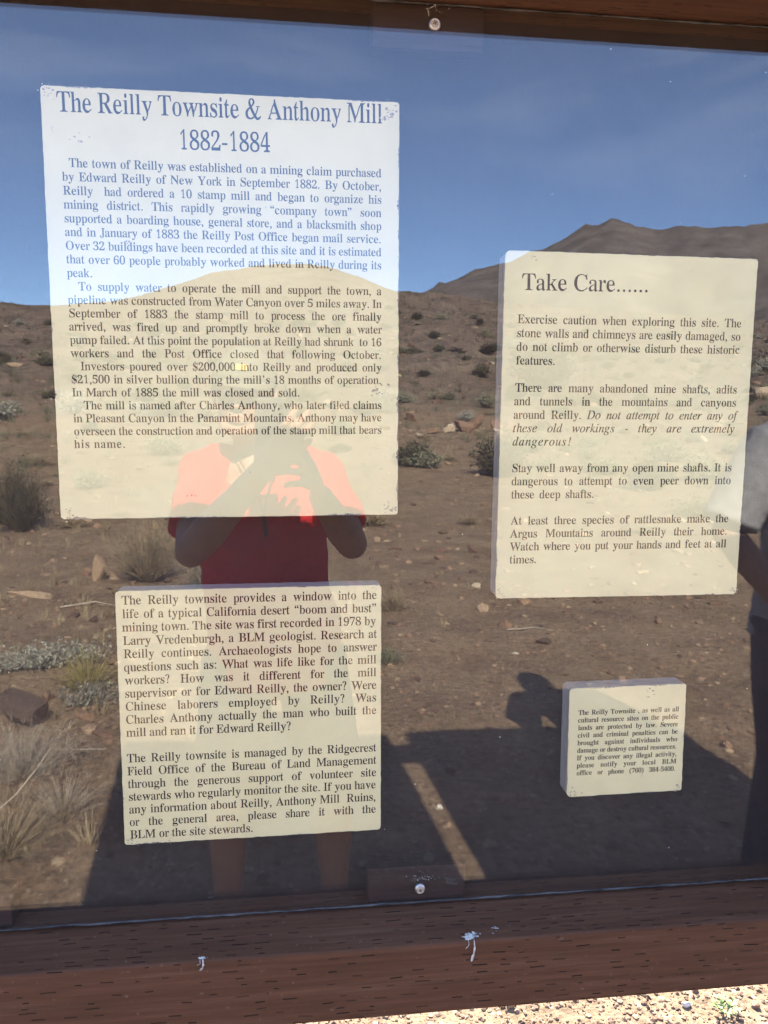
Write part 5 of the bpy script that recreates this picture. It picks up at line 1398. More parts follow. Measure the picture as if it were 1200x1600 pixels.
# single plants that stand out in the pane
plant('reed_bush', tuft_mesh('reed_bush', 520, 0.95, 0.45, [M_DARK, M_DARK], 1, 0.006, 0.25, 0.02, 0.2, 2), -3.42, -10.2, 'tall dark reedy bush on the far left of the flat', 'bush')
plant('reed_bush', tuft_mesh('reed_bush', 300, 0.62, 0.38, [M_DARK, M_DARK], 31, 0.006, 0.2, 0.02, 0.2, 2), -4.05, -9.6, 'lower dark reedy bush beside the tall one', 'bush')
plant('dry_bush', tuft_mesh('dry_bush', 900, 0.60, 0.44, [M_STRAW, M_SAGE], 2, 0.0032, 0.10, 0.012, 0.5, 1), -1.22, -6.7, 'rounded dry grassy bush behind the person in red', 'bush')
plant('dry_bush', tuft_mesh('dry_bush', 560, 0.42, 0.34, [M_TWIG, M_SAGE], 32, 0.0032, 0.20, 0.012, 0.5, 1), -0.62, -6.35, 'greyer dry bush at the elbow of the person in red', 'bush')
sv = plant('silver_shrub', tuft_mesh('silver_shrub', 200, 0.16, 0.42, [M_TWIG, M_SILVER], 3, 0.0024, 0.7, 0.014, 0.3, 3), -1.42, -3.92, 'low spreading shrub with silvery leaves by the dark boulder', 'shrub', rz=-0.55)
sv.scale = (1.15, 0.42, 0.9)
sv = plant('silver_shrub', tuft_mesh('silver_shrub', 90, 0.13, 0.20, [M_TWIG, M_SILVER], 33, 0.0024, 0.6, 0.013, 0.3, 3), -1.02, -3.42, 'smaller silvery shrub close beside the yellowish grass clump', 'shrub')
plant('grass_clump', tuft_mesh('grass_clump', 300, 0.26, 0.24, [M_YEL, M_YEL], 4, 0.0026, 0, 0, 0.7), -1.08, -3.62, 'yellowish green grass clump below the silvery shrub', 'grass clump')
plant('dead_shrub', tuft_mesh('dead_shrub', 420, 0.24, 0.34, [M_TWIG, M_TWIG], 5, 0.0016, 0, 0, 0.5, 3, tw=(0.5, 1.0)), -1.10, -2.55, 'dead grey shrub of fine twigs in front of the rust rock', 'shrub')
plant('grass_clump', tuft_mesh('grass_clump', 420, 0.20, 0.34, [M_STRAW, M_STRAW], 6, 0.0018, 0, 0, 0.6, 1), -0.99, -1.95, 'dry straw grass clump nearest the board on the left', 'grass clump')
plant('grass_clump', tuft_mesh('grass_clump', 260, 0.15, 0.26, [M_TWIG, M_STRAW], 36, 0.0018, 0, 0, 0.6, 1), -0.86, -2.25, 'thin grey grass clump at the edge of the shade', 'grass clump')
plant('grass_clump', tuft_mesh('grass_clump', 260, 0.22, 0.22, [M_STRAW, M_STRAW], 7, 0.0026, 0, 0, 0.6), 0.86, -5.35, 'thin straw grass clump on the open dirt', 'grass clump')
plant('grass_clump', tuft_mesh('grass_clump', 170, 0.14, 0.15, [M_SAGE, M_SAGE], 37, 0.0026, 0.1, 0.01, 0.6), 0.66, -4.05, 'small grey green clump on the open dirt', 'grass clump')
plant('dark_bush', tuft_mesh('dark_bush', 420, 0.85, 0.62, [M_TWIG, M_DARK], 8, 0.007, 0.6, 0.05, 0.4, 2), 4.85, -17.0, 'dark leafy bush at the end of the dirt flat', 'bush')
plant('dark_bush', tuft_mesh('dark_bush', 500, 2.6, 1.9, [M_TWIG, M_DARK], 9, 0.02, 0.7, 0.16, 0.4, 2), 17.2, -52.0, 'large dark bush on the lower hillside', 'bush')
plant('dark_bush', tuft_mesh('dark_bush', 380, 0.55, 0.5, [M_TWIG, M_DARK], 39, 0.006, 0.6, 0.045, 0.4, 2), 7.2, -14.4, 'dark bush on the flat behind the person in grey', 'bush')

# scrub of the middle ground and hillside: shared meshes
SCRUB = [tuft_mesh('scrub_bush', 210, 0.52, 0.50, [M_TWIG, M_SAGE], 50, 0.008, 0.45, 0.045, 0.5, 2),
         tuft_mesh('scrub_bush', 230, 0.45, 0.52, [M_STRAW, M_SAGE], 51, 0.008, 0.15, 0.04, 0.5, 2),
         tuft_mesh('scrub_bush', 210, 0.60, 0.48, [M_TWIG, M_SILVER], 52, 0.008, 0.32, 0.045, 0.5, 2),
         tuft_mesh('scrub_bush', 220, 0.50, 0.46, [M_DARK, M_DARK], 53, 0.009, 0.5, 0.05, 0.5, 2),
         tuft_mesh('scrub_bush', 260, 0.30, 0.40, [M_STRAW, M_STRAW], 54, 0.007, 0.0, 0.03, 0.6, 1)]
LAB = ['grey green scrub bush on the slope beyond the dirt flat', 'straw coloured scrub bush on the slope beyond the dirt flat', 'silvery scrub bush on the slope beyond the dirt flat', 'dark scrub bush on the slope beyond the dirt flat', 'low straw grass bush on the slope beyond the dirt flat']
r_ = random.Random(77)
cnt = 0
spots = []
while cnt < 285:
    az = r_.uniform(-24, 36)
    q = 10.0 + 130 * r_.random() ** 1.5
    x, y = q * math.sin(math.radians(az)), -q * math.cos(math.radians(az))
    if q < 19 and 3 < az < 26:          # the open dirt flat
        if r_.random() < 0.9:
            continue
    if any((x - a) ** 2 + (y - b) ** 2 < (0.045 * q + 0.45) ** 2 for a, b in spots):
        if r_.random() < 0.8:
            continue
    spots.append((x, y))
    kind = r_.choice((0, 0, 0, 1, 2, 3, 4, 4)) if q < 45 else r_.choice((0, 3, 3, 3, 1, 2))
    sc = r_.uniform(0.55, 1.25) * (1.0 if q < 30 else 1.35 if q < 70 else 1.9)
    plant('scrub_bush', SCRUB[kind], x, y, LAB[kind], 'bush', 'scrub bushes up the slope', r_.uniform(0, 6), sc, 0.03 * sc, r_.uniform(0.7, 1.1))
    cnt += 1

# low tufts and brush too many to count, up the slope and over the bank on the left
def brush(name, n, sampler, smin, smax, seed, mat, label, blades=28):
    r = np.random.default_rng(seed)
    xy = sampler(r, n)
    z = height(xy[:, 0], xy[:, 1])
    s = smin + (smax - smin) * r.random(n) ** 1.6
    B = blades
    a = r.random((n, B)) * 2 * PI
    q = np.sqrt(r.random((n, B)))
    hh = (0.45 + 0.6 * r.random((n, B))) * np.sqrt(1 - 0.7 * q * q)
    rx, ry = np.cos(a) * q * 0.22, np.sin(a) * q * 0.22
    tx, ty = np.cos(a) * q * 0.62, np.sin(a) * q * 0.62
    w = 0.012 + 0.016 * r.random((n, B))
    b = r.random((n, B)) * 2 * PI
    wx, wy = np.cos(b) * w, np.sin(b) * w
    P = np.stack([np.stack([rx - wx, ry - wy, 0 * rx - 0.05], -1), np.stack([rx + wx, ry + wy, 0 * rx - 0.05], -1),
                  np.stack([tx + wx * 0.5, ty + wy * 0.5, hh], -1), np.stack([tx - wx * 0.5, ty - wy * 0.5, hh], -1)], 2)
    P = P * s[:, None, None, None] + np.stack([xy[:, 0], xy[:, 1], z], -1)[:, None, None, :]
    V = P.reshape(-1, 3)
    F = np.arange(len(V)).reshape(-1, 4)
    o = mesh_obj(name, V.tolist(), F.tolist(), mat)
    t = o.data.attributes.new('tint', 'FLOAT', 'POINT')
    t.data.foreach_set('value', np.repeat(np.clip(r.random(n)[:, None] * 0.8 + 0.2 * r.random((n, B)), 0, 1).reshape(-1), 4).astype(np.float32))
    return tag(o, label, kind='stuff')


brush('low_brush', 3600, wedge(14, 80, -26, 38), 0.07, 0.36, 101, M_SAGE, 'low grey green brush over the foot of the slope')
brush('low_brush', 2600, wedge(12.5, 90, -26, 38), 0.06, 0.28, 102, M_STRAW, 'low dry grass over the foot of the slope')
brush('low_brush', 5200, wedge(40, 198, -24, 36), 0.18, 0.80, 103, M_DARK, 'dark brush dotted over the hillside', 18)
brush('grass_litter', 900, wedge(1.9, 11, -52, -9), 0.03, 0.13, 104, M_STRAW, 'dry grass and litter over the bank on the left')
brush('grass_litter', 260, wedge(3.6, 12, -6, 30), 0.02, 0.08, 105, M_STRAW, 'sparse dry grass on the open dirt')

# ------------------------------------------------------------------ stones one can tell apart
rock('boulder', 'dark grey boulder at the left edge beside the rust rock', -1.27, -3.14, (0.30, 0.24, 0.22), 0.0, 'boulder', 0.3, 0.35, 0.25, 3)
rock('rock', 'rust red rock at the far left, below the dark boulder', -1.31, -2.86, (0.14, 0.13, 0.10), 0.30, 'rock', 0.9, 0, 0.2, 4)
rock('flat_rock', 'flat rust brown slab lying right of the dark boulder', -0.99, -3.22, (0.21, 0.09, 0.055), 0.30, 'rock', 0.45, 0.15, 0.3, 5)
rock('flat_rock', 'narrow grey slab lying in front of the flat rust slab', -0.86, -2.98, (0.22, 0.06, 0.04), 0.16, 'rock', 0.5, 0.1, 0.3, 6)
rock('flat_rock', 'long pale tan slab lying on the left of the flat', -2.05, -6.10, (0.60, 0.13, 0.09), 0.62, 'rock', 0.25, 0.12, 0.25, 7)
rock('standing_stone', 'narrow tan stone standing upright with a rust foot', -1.66, -6.70, (0.13, 0.11, 0.46), 0.55, 'rock', 0.2, 0.12, 0.2, 8)
rock('rock', 'small dark stone on the bank behind the silvery shrub', -1.40, -5.25, (0.10, 0.09, 0.07), 0.02, 'rock', 0.4, 0, 0.25, 9)
rock('rock', 'small rust stone at the foot of the silvery shrub', -1.24, -3.45, (0.12, 0.08, 0.06), 0.33, 'rock', 1.4, 0, 0.25, 24)
rock('rock', 'pale tan stone alone on the open dirt', 1.71, -6.03, (0.115, 0.10, 0.08), 0.80, 'rock', 0.2, 0, 0.3, 10)
rock('rock', 'left of two dark brown stones on the open dirt', 1.79, -8.10, (0.20, 0.12, 0.10), 0.20, 'rock', -0.3, 0, 0.3, 11)
rock('rock', 'right of two dark brown stones on the open dirt', 2.15, -8.12, (0.18, 0.14, 0.13), 0.17, 'rock', 0.5, 0, 0.25, 12)
rock('rock', 'low dark stone in front of the two brown stones', 1.52, -7.45, (0.16, 0.11, 0.06), 0.10, 'rock', 0.1, 0, 0.3, 25)
rock('rock', 'white stone lying in the strip of sunlight', 0.615, -2.13, (0.040, 0.032, 0.03), 1.0, 'rock', 0.1, 0, 0.25, 13)
rock('rock', 'pale stone at the top edge of the man-shaped shadow', 1.50, -4.10, (0.06, 0.045, 0.035), 0.92, 'rock', 0.1, 0, 0.25, 14)
rock('flat_rock', 'grey slab in the shade below the small text panel', 1.02, -1.66, (0.22, 0.14, 0.03), 0.14, 'rock', 0.2, 0, 0.3, 26)
# the tumble of orange rocks at the foot of the hill
for k, (x, y, s, t) in enumerate([(6.7, -29.0, (1.0, 0.8, 0.75), 0.36), (7.3, -29.6, (0.8, 0.7, 0.9), 0.33), (5.9, -28.2, (0.7, 0.6, 0.45), 0.72), (6.2, -28.9, (0.5, 0.45, 0.4), 0.9), (7.9, -29.0, (0.9, 0.8, 0.7), 0.38),
                                  (5.3, -27.6, (0.5, 0.4, 0.3), 0.40), (8.6, -30.1, (1.1, 0.9, 0.8), 0.34), (6.9, -27.7, (0.6, 0.5, 0.35), 0.5), (7.6, -27.4, (0.5, 0.5, 0.35), 0.8), (4.4, -25.0, (0.55, 0.3, 0.25), 0.75), (5.0, -31.0, (0.7, 0.6, 0.5), 0.42)]):
    rock('rock', 'orange brown rock in the tumble at the foot of the hill', x, y, s, t, 'rock', k * 0.7, 0.1, 0.2, 40 + k, 'rocks tumbled at the foot of the hill', 2)
for k, (x, y, s, t, lab) in enumerate([(16.6, -28.5, (0.9, 0.7, 0.6), 0.45, 'brown rock on the slope right of the Take Care panel'), (30.5, -49.0, (1.6, 1.3, 1.3), 0.78, 'large yellowish boulder on the slope at the far right'), (14.2, -25.5, (1.3, 0.6, 0.3), 0.72, 'long pale rock on the slope behind the person in grey'), (12.0, -22.5, (0.7, 0.5, 0.35), 0.3, 'rust rock on the slope behind the person in grey')]):
    rock('rock', lab, x, y, s, t, 'rock', k * 0.9, 0.1, 0.25, 60 + k, None, 2)
# stones in the sunlit strip under the board
for k, (x, y, s, t, lab) in enumerate([(1.075, 0.985, (0.030, 0.022, 0.020), 1.0, 'white stone on the sunlit gravel under the board'), (1.255, 0.955, (0.036, 0.024, 0.018), 0.30, 'brown stone on the sunlit gravel at the right edge'), (1.180, 0.985, (0.022, 0.018, 0.014), 0.42, 'small tan stone on the sunlit gravel beside the green weed'),
                                       (0.78, 1.045, (0.034, 0.024, 0.018), 0.28, 'rust stone on the sunlit gravel, left of the white one'), (0.60, 1.035, (0.028, 0.020, 0.016), 0.5, 'tan stone on the sunlit gravel under the middle of the board'), (1.125, 1.035, (0.030, 0.020, 0.022), 0.22, 'dark stone close under the edge of the bottom rail')]):
    rock('stone', lab, x, y, s, t, 'stone', k * 0.8, 0.1, 0.2, 80 + k, None, 2)

# weathered sticks lying about
def stick(label, pts, r):
    z = [h0(x, y) for x, y, _ in pts]
    P_ = [Vector((x, y, zz + dz)) for (x, y, dz), zz in zip(pts, z)]
    c = P_[0].copy()
    bm = bmesh.new()
    bm_tube(bm, P_, [r * (1 - 0.6 * k / (len(P_) - 1)) for k in range(len(P_))], 7)
    o = bm_obj('stick', bm, M_TWIG)
    for q in o.data.vertices:
        q.co -= c
    o.location = c
    t = o.data.attributes.new('tint', 'FLOAT', 'POINT')
    t.data.foreach_set('value', [1.0] * len(o.data.vertices))
    tag(o, label, 'stick')


stick('bleached bent stick in the straw grass nearest the board', [(-1.12, -1.95, 0.03), (-1.06, -1.99, 0.10), (-0.99, -2.10, 0.15), (-0.93, -2.16, 0.22), (-0.90, -2.24, 0.27)], 0.004)
stick('thin grey stick lying below the dark boulder', [(-1.25, -2.70, 0.02), (-1.10, -2.74, 0.03), (-0.93, -2.70, 0.05), (-0.80, -2.74, 0.03)], 0.004)
stick('dark crooked stick on the open dirt before the shadow', [(1.60, -4.65, 0.01), (1.70, -4.62, 0.02), (1.82, -4.68, 0.015), (1.92, -4.60, 0.01)], 0.005)
stick('pale stick on the bank by the long tan slab', [(-1.75, -5.7, 0.02), (-1.5, -5.75, 0.04), (-1.3, -5.6, 0.03)], 0.007)

# a green weed in the strip under the board
weed = thing('weed', 'small green weed growing in the sunlit gravel', 'weed', (1.165, 0.945, h0(1.165, 0.945)))
bm = bmesh.new()
r_ = random.Random(6)
tips = []
for k in range(5):
    a = k * 1.3 + 0.4
    p = [Vector((1.165, 0.945, h0(1.165, 0.945) - 0.004))]
    for j in range(1, 4):
        p.append(p[-1] + Vector((math.cos(a) * 0.009, math.sin(a) * 0.009, 0.012 - 0.002 * j)))
    bm_tube(bm, p, [0.0011, 0.0009, 0.0008, 0.0006], 6)
    tips += [(q, a) for q in p[1:]]
so_ = bm_obj('stem', bm, M_LEAF, weed)
for k, (q, a) in enumerate(tips):
    for sgn in (-1, 1):
        bm = bmesh.new()
        aa_ = a + sgn * 0.9 + r_.gauss(0, 0.3)
        d = Vector((math.cos(aa_), math.sin(aa_), r_.uniform(0.1, 0.7))).normalized()
        side = d.cross(Vector((0, 0, 1))).normalized()
        up = side.cross(d)
        ln, w = r_.uniform(0.013, 0.020), r_.uniform(0.0035, 0.0055)
        rows = []
        for u, ww, lift in ((0, 0.15, 0), (0.3, 0.85, 0.1), (0.6, 1.0, 0.12), (0.85, 0.6, 0.05), (1.0, 0.05, -0.06)):
            c = q + d * ln * u + up * lift * ln
            rows.append([bm.verts.new(c - side * w * ww + up * 0.12 * w), bm.verts.new(c), bm.verts.new(c + side * w * ww + up * 0.12 * w)])
        for A, B in zip(rows, rows[1:]):
            for e in range(2):
                bm.faces.new((A[e], A[e + 1], B[e + 1], B[e]))
        lf = bm_obj('leaf', bm, M_LEAF, weed, smooth=True)
        t = lf.data.attributes.new('tint', 'FLOAT', 'POINT')
        t.data.foreach_set('value', [r_.uniform(0.2, 1.0)] * len(lf.data.vertices))

# ------------------------------------------------------------------ people
M_SKIN = noise_mat('skin', [(0.3, (0.29, 0.165, 0.115)), (0.7, (0.36, 0.215, 0.155))], 18, 5, 0.55, 0.08, 180, 0.35)
M_SKIN2 = noise_mat('tanned_skin', [(0.3, (0.24, 0.125, 0.085)), (0.7, (0.31, 0.17, 0.12))], 18, 5, 0.55, 0.08, 180, 0.35)
M_RED = noise_mat('red_cotton', [(0.3, (0.46, 0.020, 0.030)), (0.7, (0.60, 0.032, 0.042))], 40, 6, 0.9, 0.25, 260, 0.1)
M_GREYT = noise_mat('grey_cotton', [(0.3, (0.19, 0.20, 0.225)), (0.7, (0.25, 0.262, 0.29))], 40, 6, 0.9, 0.25, 260, 0.1)
M_SHORTS = noise_mat('grey_shorts_cloth', [(0.3, (0.13, 0.125, 0.115)), (0.7, (0.18, 0.172, 0.155))], 40, 6, 0.9, 0.25, 260, 0.1)
M_JEANS = noise_mat('navy_denim', [(0.3, (0.018, 0.024, 0.045)), (0.7, (0.036, 0.045, 0.075))], 60, 6, 0.9, 0.25, 300, 0.1)
M_CAP = noise_mat('olive_cap_cloth', [(0.3, (0.12, 0.115, 0.09)), (0.7, (0.17, 0.16, 0.125))], 60, 5, 0.9, 0.2, 300, 0.1)
M_YELLOW = plain('yellow_patch', (0.50, 0.38, 0.09), 0.7)
M_HAIR = noise_mat('brown_hair', [(0.3, (0.035, 0.022, 0.015)), (0.7, (0.08, 0.05, 0.035))], 80, 5, 0.6, 0.6, 200, 0.3)
M_EYE = plain('eye_white', (0.75, 0.72, 0.68), 0.2)
M_IRIS = plain('eye_iris', (0.05, 0.035, 0.02), 0.2)
M_LIP = plain('lip', (0.36, 0.15, 0.12), 0.5)
M_SHOE = noise_mat('shoe_leather', [(0.3, (0.10, 0.085, 0.07)), (0.7, (0.16, 0.135, 0.11))], 40, 5, 0.7, 0.2, 200, 0.3)
M_PHONE = plain('phone_body', (0.10, 0.10, 0.105), 0.25, 0, 0.5)
M_LENS = plain('phone_lens', (0.004, 0.004, 0.006), 0.05, 0, 0.6)
M_CORD = plain('black_cord', (0.012, 0.012, 0.012), 0.7)
M_PRINT = plain('shirt_print', (0.16, 0.02, 0.06), 0.9)


def hand(bm, wrist, xdir, ydir, curl=(0.35, 0.55, 0.4), spread=0.1, thumb=(0.6, 0.5), s=1.0):
    """xdir: wrist to knuckles; ydir: towards the thumb; fingers curl towards the palm side, -(x cross y)"""
    X_ = Vector(xdir).normalized()
    Y_ = Vector(ydir)
    Y_ = (Y_ - X_ * Y_.dot(X_)).normalized()
    return X_, Y_


def add_hand(bm, wrist, xdir, ydir, palm, curls, thumb_dir, s=1.0):
    w = Vector(wrist)
    X_ = Vector(xdir).normalized()
    Y_ = Vector(ydir)
    Y_ = (Y_ - X_ * Y_.dot(X_)).normalized()
    P_ = Vector(palm)
    P_ = (P_ - X_ * P_.dot(X_) - Y_ * P_.dot(Y_)).normalized()      # side the palm faces
    # palm: a flattened slab from wrist to knuckles
    bm_tube(bm, [w - X_ * 0.01, w + X_ * 0.03 * s, w + X_ * 0.062 * s, w + X_ * 0.086 * s], [(0.026 * s, 0.018 * s), (0.034 * s, 0.016 * s), (0.039 * s, 0.0145 * s), (0.037 * s, 0.011 * s)], 16, P_)
    # heel and ball of the thumb
    bm_ball(bm, w + X_ * 0.032 * s + Y_ * 0.022 * s + P_ * 0.008 * s, (0.020 * s, 0.020 * s, 0.015 * s))
    offs = [0.030, 0.0105, -0.0095, -0.0285]
    lens = [(0.042, 0.025, 0.020), (0.046, 0.029, 0.021), (0.043, 0.027, 0.020), (0.034, 0.020, 0.018)]
    for k in range(4):
        p = w + X_ * (0.086 - 0.006 * abs(k - 1) ** 1.2) * s + Y_ * offs[k] * s
        d = (X_ + Y_ * (0.10 - 0.065 * k)).normalized()
        ang = 0
        pts = [p - d * 0.02 * s, p]
        for l, c in zip(lens[k], curls[k]):
            ang += c
            dd = d * math.cos(ang) + P_ * math.sin(ang)
            p = p + dd * l * s
            pts.append(p)
        bm_tube(bm, pts, [0.0095 * s, 0.0100 * s, 0.0092 * s, 0.0088 * s, 0.0080 * s], 10, Y_)
    td = Vector(thumb_dir).normalized()
    p0 = w + X_ * 0.022 * s + Y_ * 0.022 * s
    p1 = p0 + (td * 0.7 + X_ * 0.25 + Y_ * 0.35).normalized() * 0.040 * s
    p2 = p1 + td * 0.032 * s
    p3 = p2 + (td + X_ * 0.25).normalized() * 0.025 * s
    bm_tube(bm, [p0, p1, p2, p3], [0.014 * s, 0.0115 * s, 0.0100 * s, 0.0080 * s], 10, P_)


def add_head(bm, c, yaw, pitch, roll, s=1.0):
    """head shape round c (between the ears), looking along +y before rotation; returns the rotation"""
    R = Matrix.Rotation(yaw, 3, 'Z') @ Matrix.Rotation(pitch, 3, 'X') @ Matrix.Rotation(roll, 3, 'Y')

    def at(x, y, z):
        return c + R @ (Vector((x, y, z)) * s)
    bm_ball(bm, at(0, -0.012, 0.032), (0.076 * s, 0.096 * s, 0.088 * s), rot=R)
    bm_ball(bm, at(0, 0.030, -0.020), (0.063 * s, 0.066 * s, 0.080 * s), rot=R)
    bm_tube(bm, [at(-0.045, 0.0, -0.055), at(-0.028, 0.055, -0.085), at(0, 0.070, -0.092), at(0.028, 0.055, -0.085), at(0.045, 0.0, -0.055)], [0.022 * s, 0.021 * s, 0.021 * s, 0.021 * s, 0.022 * s], 10)
    bm_ball(bm, at(0, 0.050, -0.06), (0.040 * s, 0.036 * s, 0.034 * s), rot=R)
    # nose, brow, cheekbones, lips, ears
    bm_tube(bm, [at(0, 0.088, 0.018), at(0, 0.100, -0.008), at(0, 0.108, -0.026)], [0.0075 * s, 0.0085 * s, 0.0105 * s], 10)
    for sg in (-1, 1):
        bm_ball(bm, at(sg * 0.011, 0.099, -0.029), 0.0085 * s)
        bm_tube(bm, [at(sg * 0.012, 0.088, 0.026), at(sg * 0.036, 0.082, 0.030), at(sg * 0.054, 0.062, 0.024)], [0.008 * s, 0.009 * s, 0.008 * s], 8)
        bm_ball(bm, at(sg * 0.043, 0.066, -0.016), (0.020 * s, 0.020 * s, 0.016 * s), rot=R)
        bm_tube(bm, [at(sg * 0.076, -0.006, -0.028), at(sg * 0.084, -0.012, 0.0), at(sg * 0.084, -0.014, 0.026)], [(0.006 * s, 0.012 * s), (0.007 * s, 0.018 * s), (0.006 * s, 0.014 * s)], 10)
    bm_tube(bm, [at(-0.024, 0.083, -0.055), at(0, 0.093, -0.053), at(0.024, 0.083, -0.055)], [0.005 * s, 0.0075 * s, 0.005 * s], 8)
    bm_tube(bm, [at(-0.020, 0.083, -0.066), at(0, 0.091, -0.066), at(0.020, 0.083, -0.066)], [0.005 * s, 0.0085 * s, 0.005 * s], 8)
    return R, at


def person(name, label, P, skin, loc):
    root = thing(name, label, 'person', loc)
    bm = bmesh.new()
    V_ = {k: Vector(v) for k, v in P['j'].items()}
    hs = P.get('scale', 1.0)
    R, at = add_head(bm, V_['head'], *P['look'], s=P.get('head', 1.0))
    fwd = Vector((0, 1, 0))
    bm_tube(bm, [V_['neck'] - Vector((0, 0.0, 0.05)), V_['neck'] + Vector((0, 0.006, 0.03)), V_['head'] + Vector((0, -0.018, -0.045))], [0.064, 0.056, 0.054], 14)
    torso = [V_['pelvis'] + Vector((0, 0, -0.06)), V_['pelvis'] + Vector((0, 0, 0.06)), V_['waist'], V_['chest'] - Vector((0, 0, 0.05)), V_['chest'] + Vector((0, 0, 0.07)), V_['neck'] - Vector((0, 0, 0.055))]
    trad = [(0.155, 0.105), (0.160, 0.112), (0.150, 0.110), (0.168, 0.118), (0.165, 0.108), (0.105, 0.075)]
    trad = [(a * hs, b * hs) for a, b in trad]
    bm_tube(bm, torso, trad, 22, fwd)
    for sd in ('l', 'r'):
        sh, el, wr = V_['sh_' + sd], V_['el_' + sd], V_['wr_' + sd]
        bm_ball(bm, sh, 0.056 * hs)
        bm_tube(bm, [sh, sh.lerp(el, 0.35), sh.lerp(el, 0.75), el], [0.054 * hs, 0.051 * hs, 0.044 * hs, 0.041 * hs], 14)
        bm_tube(bm, [el, el.lerp(wr, 0.28), el.lerp(wr, 0.7), wr], [0.041 * hs, 0.045 * hs, 0.034 * hs, (0.029 * hs, 0.023 * hs)], 14)
        add_hand(bm, wr, *P['hand_' + sd], s=1.0 * hs)
        hp, kn, an = V_['hip_' + sd], V_['kn_' + sd], V_['an_' + sd]
        bm_tube(bm, [hp + Vector((0, 0, 0.03)), hp.lerp(kn, 0.35), hp.lerp(kn, 0.8), kn], [0.092 * hs, 0.082 * hs, 0.062 * hs, 0.056 * hs], 16)
        bm_tube(bm, [kn, kn.lerp(an, 0.3) + Vector((0, -0.014, 0)), kn.lerp(an, 0.75), an], [0.055 * hs, 0.058 * hs, 0.041 * hs, 0.036 * hs], 14)
        bm_tube(bm, [an + Vector((0, -0.03, -0.035)), an + Vector((0, 0.08, -0.045)), an + Vector((0, 0.15, -0.055))], [(0.034, 0.035), (0.042, 0.030), (0.036, 0.018)], 12, Vector((0, 0, 1)))
    body = bm_obj('body', bm, skin, root, loc=None)
    remesh(body, 0.0040, 3)
    # eyes
    hd = P.get('head', 1.0)
    for sg in (-1, 1):
        bm = bmesh.new()
        bm_ball(bm, at(sg * 0.031, 0.0735, 0.006), 0.0108 * hd)
        e = bm_obj('eye', bm, M_EYE, root, smooth=True)
        bm = bmesh.new()
        bm_ball(bm, at(sg * 0.031, 0.0800, 0.006), 0.0052 * hd)
        bm_obj('iris', bm, M_IRIS, e, smooth=True)
    # shirt: shell over torso and upper arms
    bm = bmesh.new()
    g = P['shirt_ease']
    hem = V_['pelvis'] + Vector((0, 0, P['hem']))
    ts = [hem, V_['pelvis'] + Vector((0, 0, 0.06)), V_['waist'], V_['chest'] - Vector((0, 0, 0.05)), V_['chest'] + Vector((0, 0, 0.07)), V_['chest'] + Vector((0, 0, 0.13)), V_['neck'] - Vector((0, 0, 0.030))]
    tr = [(0.190, 0.146), (0.182, 0.138), (0.168, 0.130), (0.178, 0.134), (0.178, 0.120), (0.150, 0.096), (0.082, 0.074)]
    tr = [(a * hs + g, b * hs + g) for a, b in tr]
    bm_tube(bm, ts, tr, 28, fwd, cap=False)
    for sd in ('l', 'r'):
        sh, el = V_['sh_' + sd], V_['el_' + sd]
        inner = sh.lerp(V_['chest'] + Vector((0, 0, 0.07)), 0.35)
        nk = V_['neck'] + Vector(((sh.x - V_['neck'].x) * 0.28, 0, -0.035))
        bm_tube(bm, [nk, nk.lerp(sh, 0.55) + Vector((0, 0, 0.018)), sh + Vector((0, 0, 0.004))], [0.050, 0.058, 0.062], 14)
        en = sh.lerp(el, P['sleeve'])
        bm_tube(bm, [inner, sh, sh.lerp(en, 0.5), en], [0.075 * hs, 0.064 * hs + g, P.get('sleeve_r', 0.071) * hs + g, P.get('sleeve_r', 0.071) * hs + 0.002 + g], 18, cap=False)
    top = bm_obj('t_shirt', bm, P['shirt_mat'], root)
    remesh(top, 0.007, 6)
    tex = bpy.data.textures.new('cloth_folds', 'CLOUDS')
    tex.noise_scale = 0.075
    tex.noise_depth = 2
    dm = top.modifiers.new('folds', 'DISPLACE')
    dm.texture = tex
    dm.strength = P.get('folds', 0.020)
    dm.mid_level = 0.5
    # shorts or trousers
    bm = bmesh.new()
    pv = V_['pelvis']
    bm_tube(bm, [pv + Vector((0, 0, 0.06 if P['legs'] == 'shorts' else 0.15)), pv, pv + Vector((0, 0, -0.08))], [(0.158 * hs + 0.012, 0.118 * hs + 0.01), (0.168 * hs + 0.012, 0.124 * hs + 0.01), (0.165 * hs + 0.01, 0.118 * hs + 0.01)], 24, fwd, cap=False)
    for sd in ('l', 'r'):
        hp, kn, an = V_['hip_' + sd], V_['kn_' + sd], V_['an_' + sd]
        if P['legs'] == 'shorts':
            en = hp.lerp(kn, 0.97)
            bm_tube(bm, [hp + Vector((0, 0, 0.03)), hp.lerp(kn, 0.4), en], [0.104, 0.104, 0.098], 18, cap=False)
        else:
            bm_tube(bm, [hp + Vector((0, 0, 0.03)), hp.lerp(kn, 0.4), kn, kn.lerp(an, 0.5), an + Vector((0, 0, -0.01))], [0.106 * hs, 0.099 * hs, 0.076 * hs, 0.070 * hs, 0.064 * hs], 18, cap=False)
    tr_ = bm_obj('shorts' if P['legs'] == 'shorts' else 'jeans', bm, P['leg_mat'], root)
    remesh(tr_, 0.008, 6)
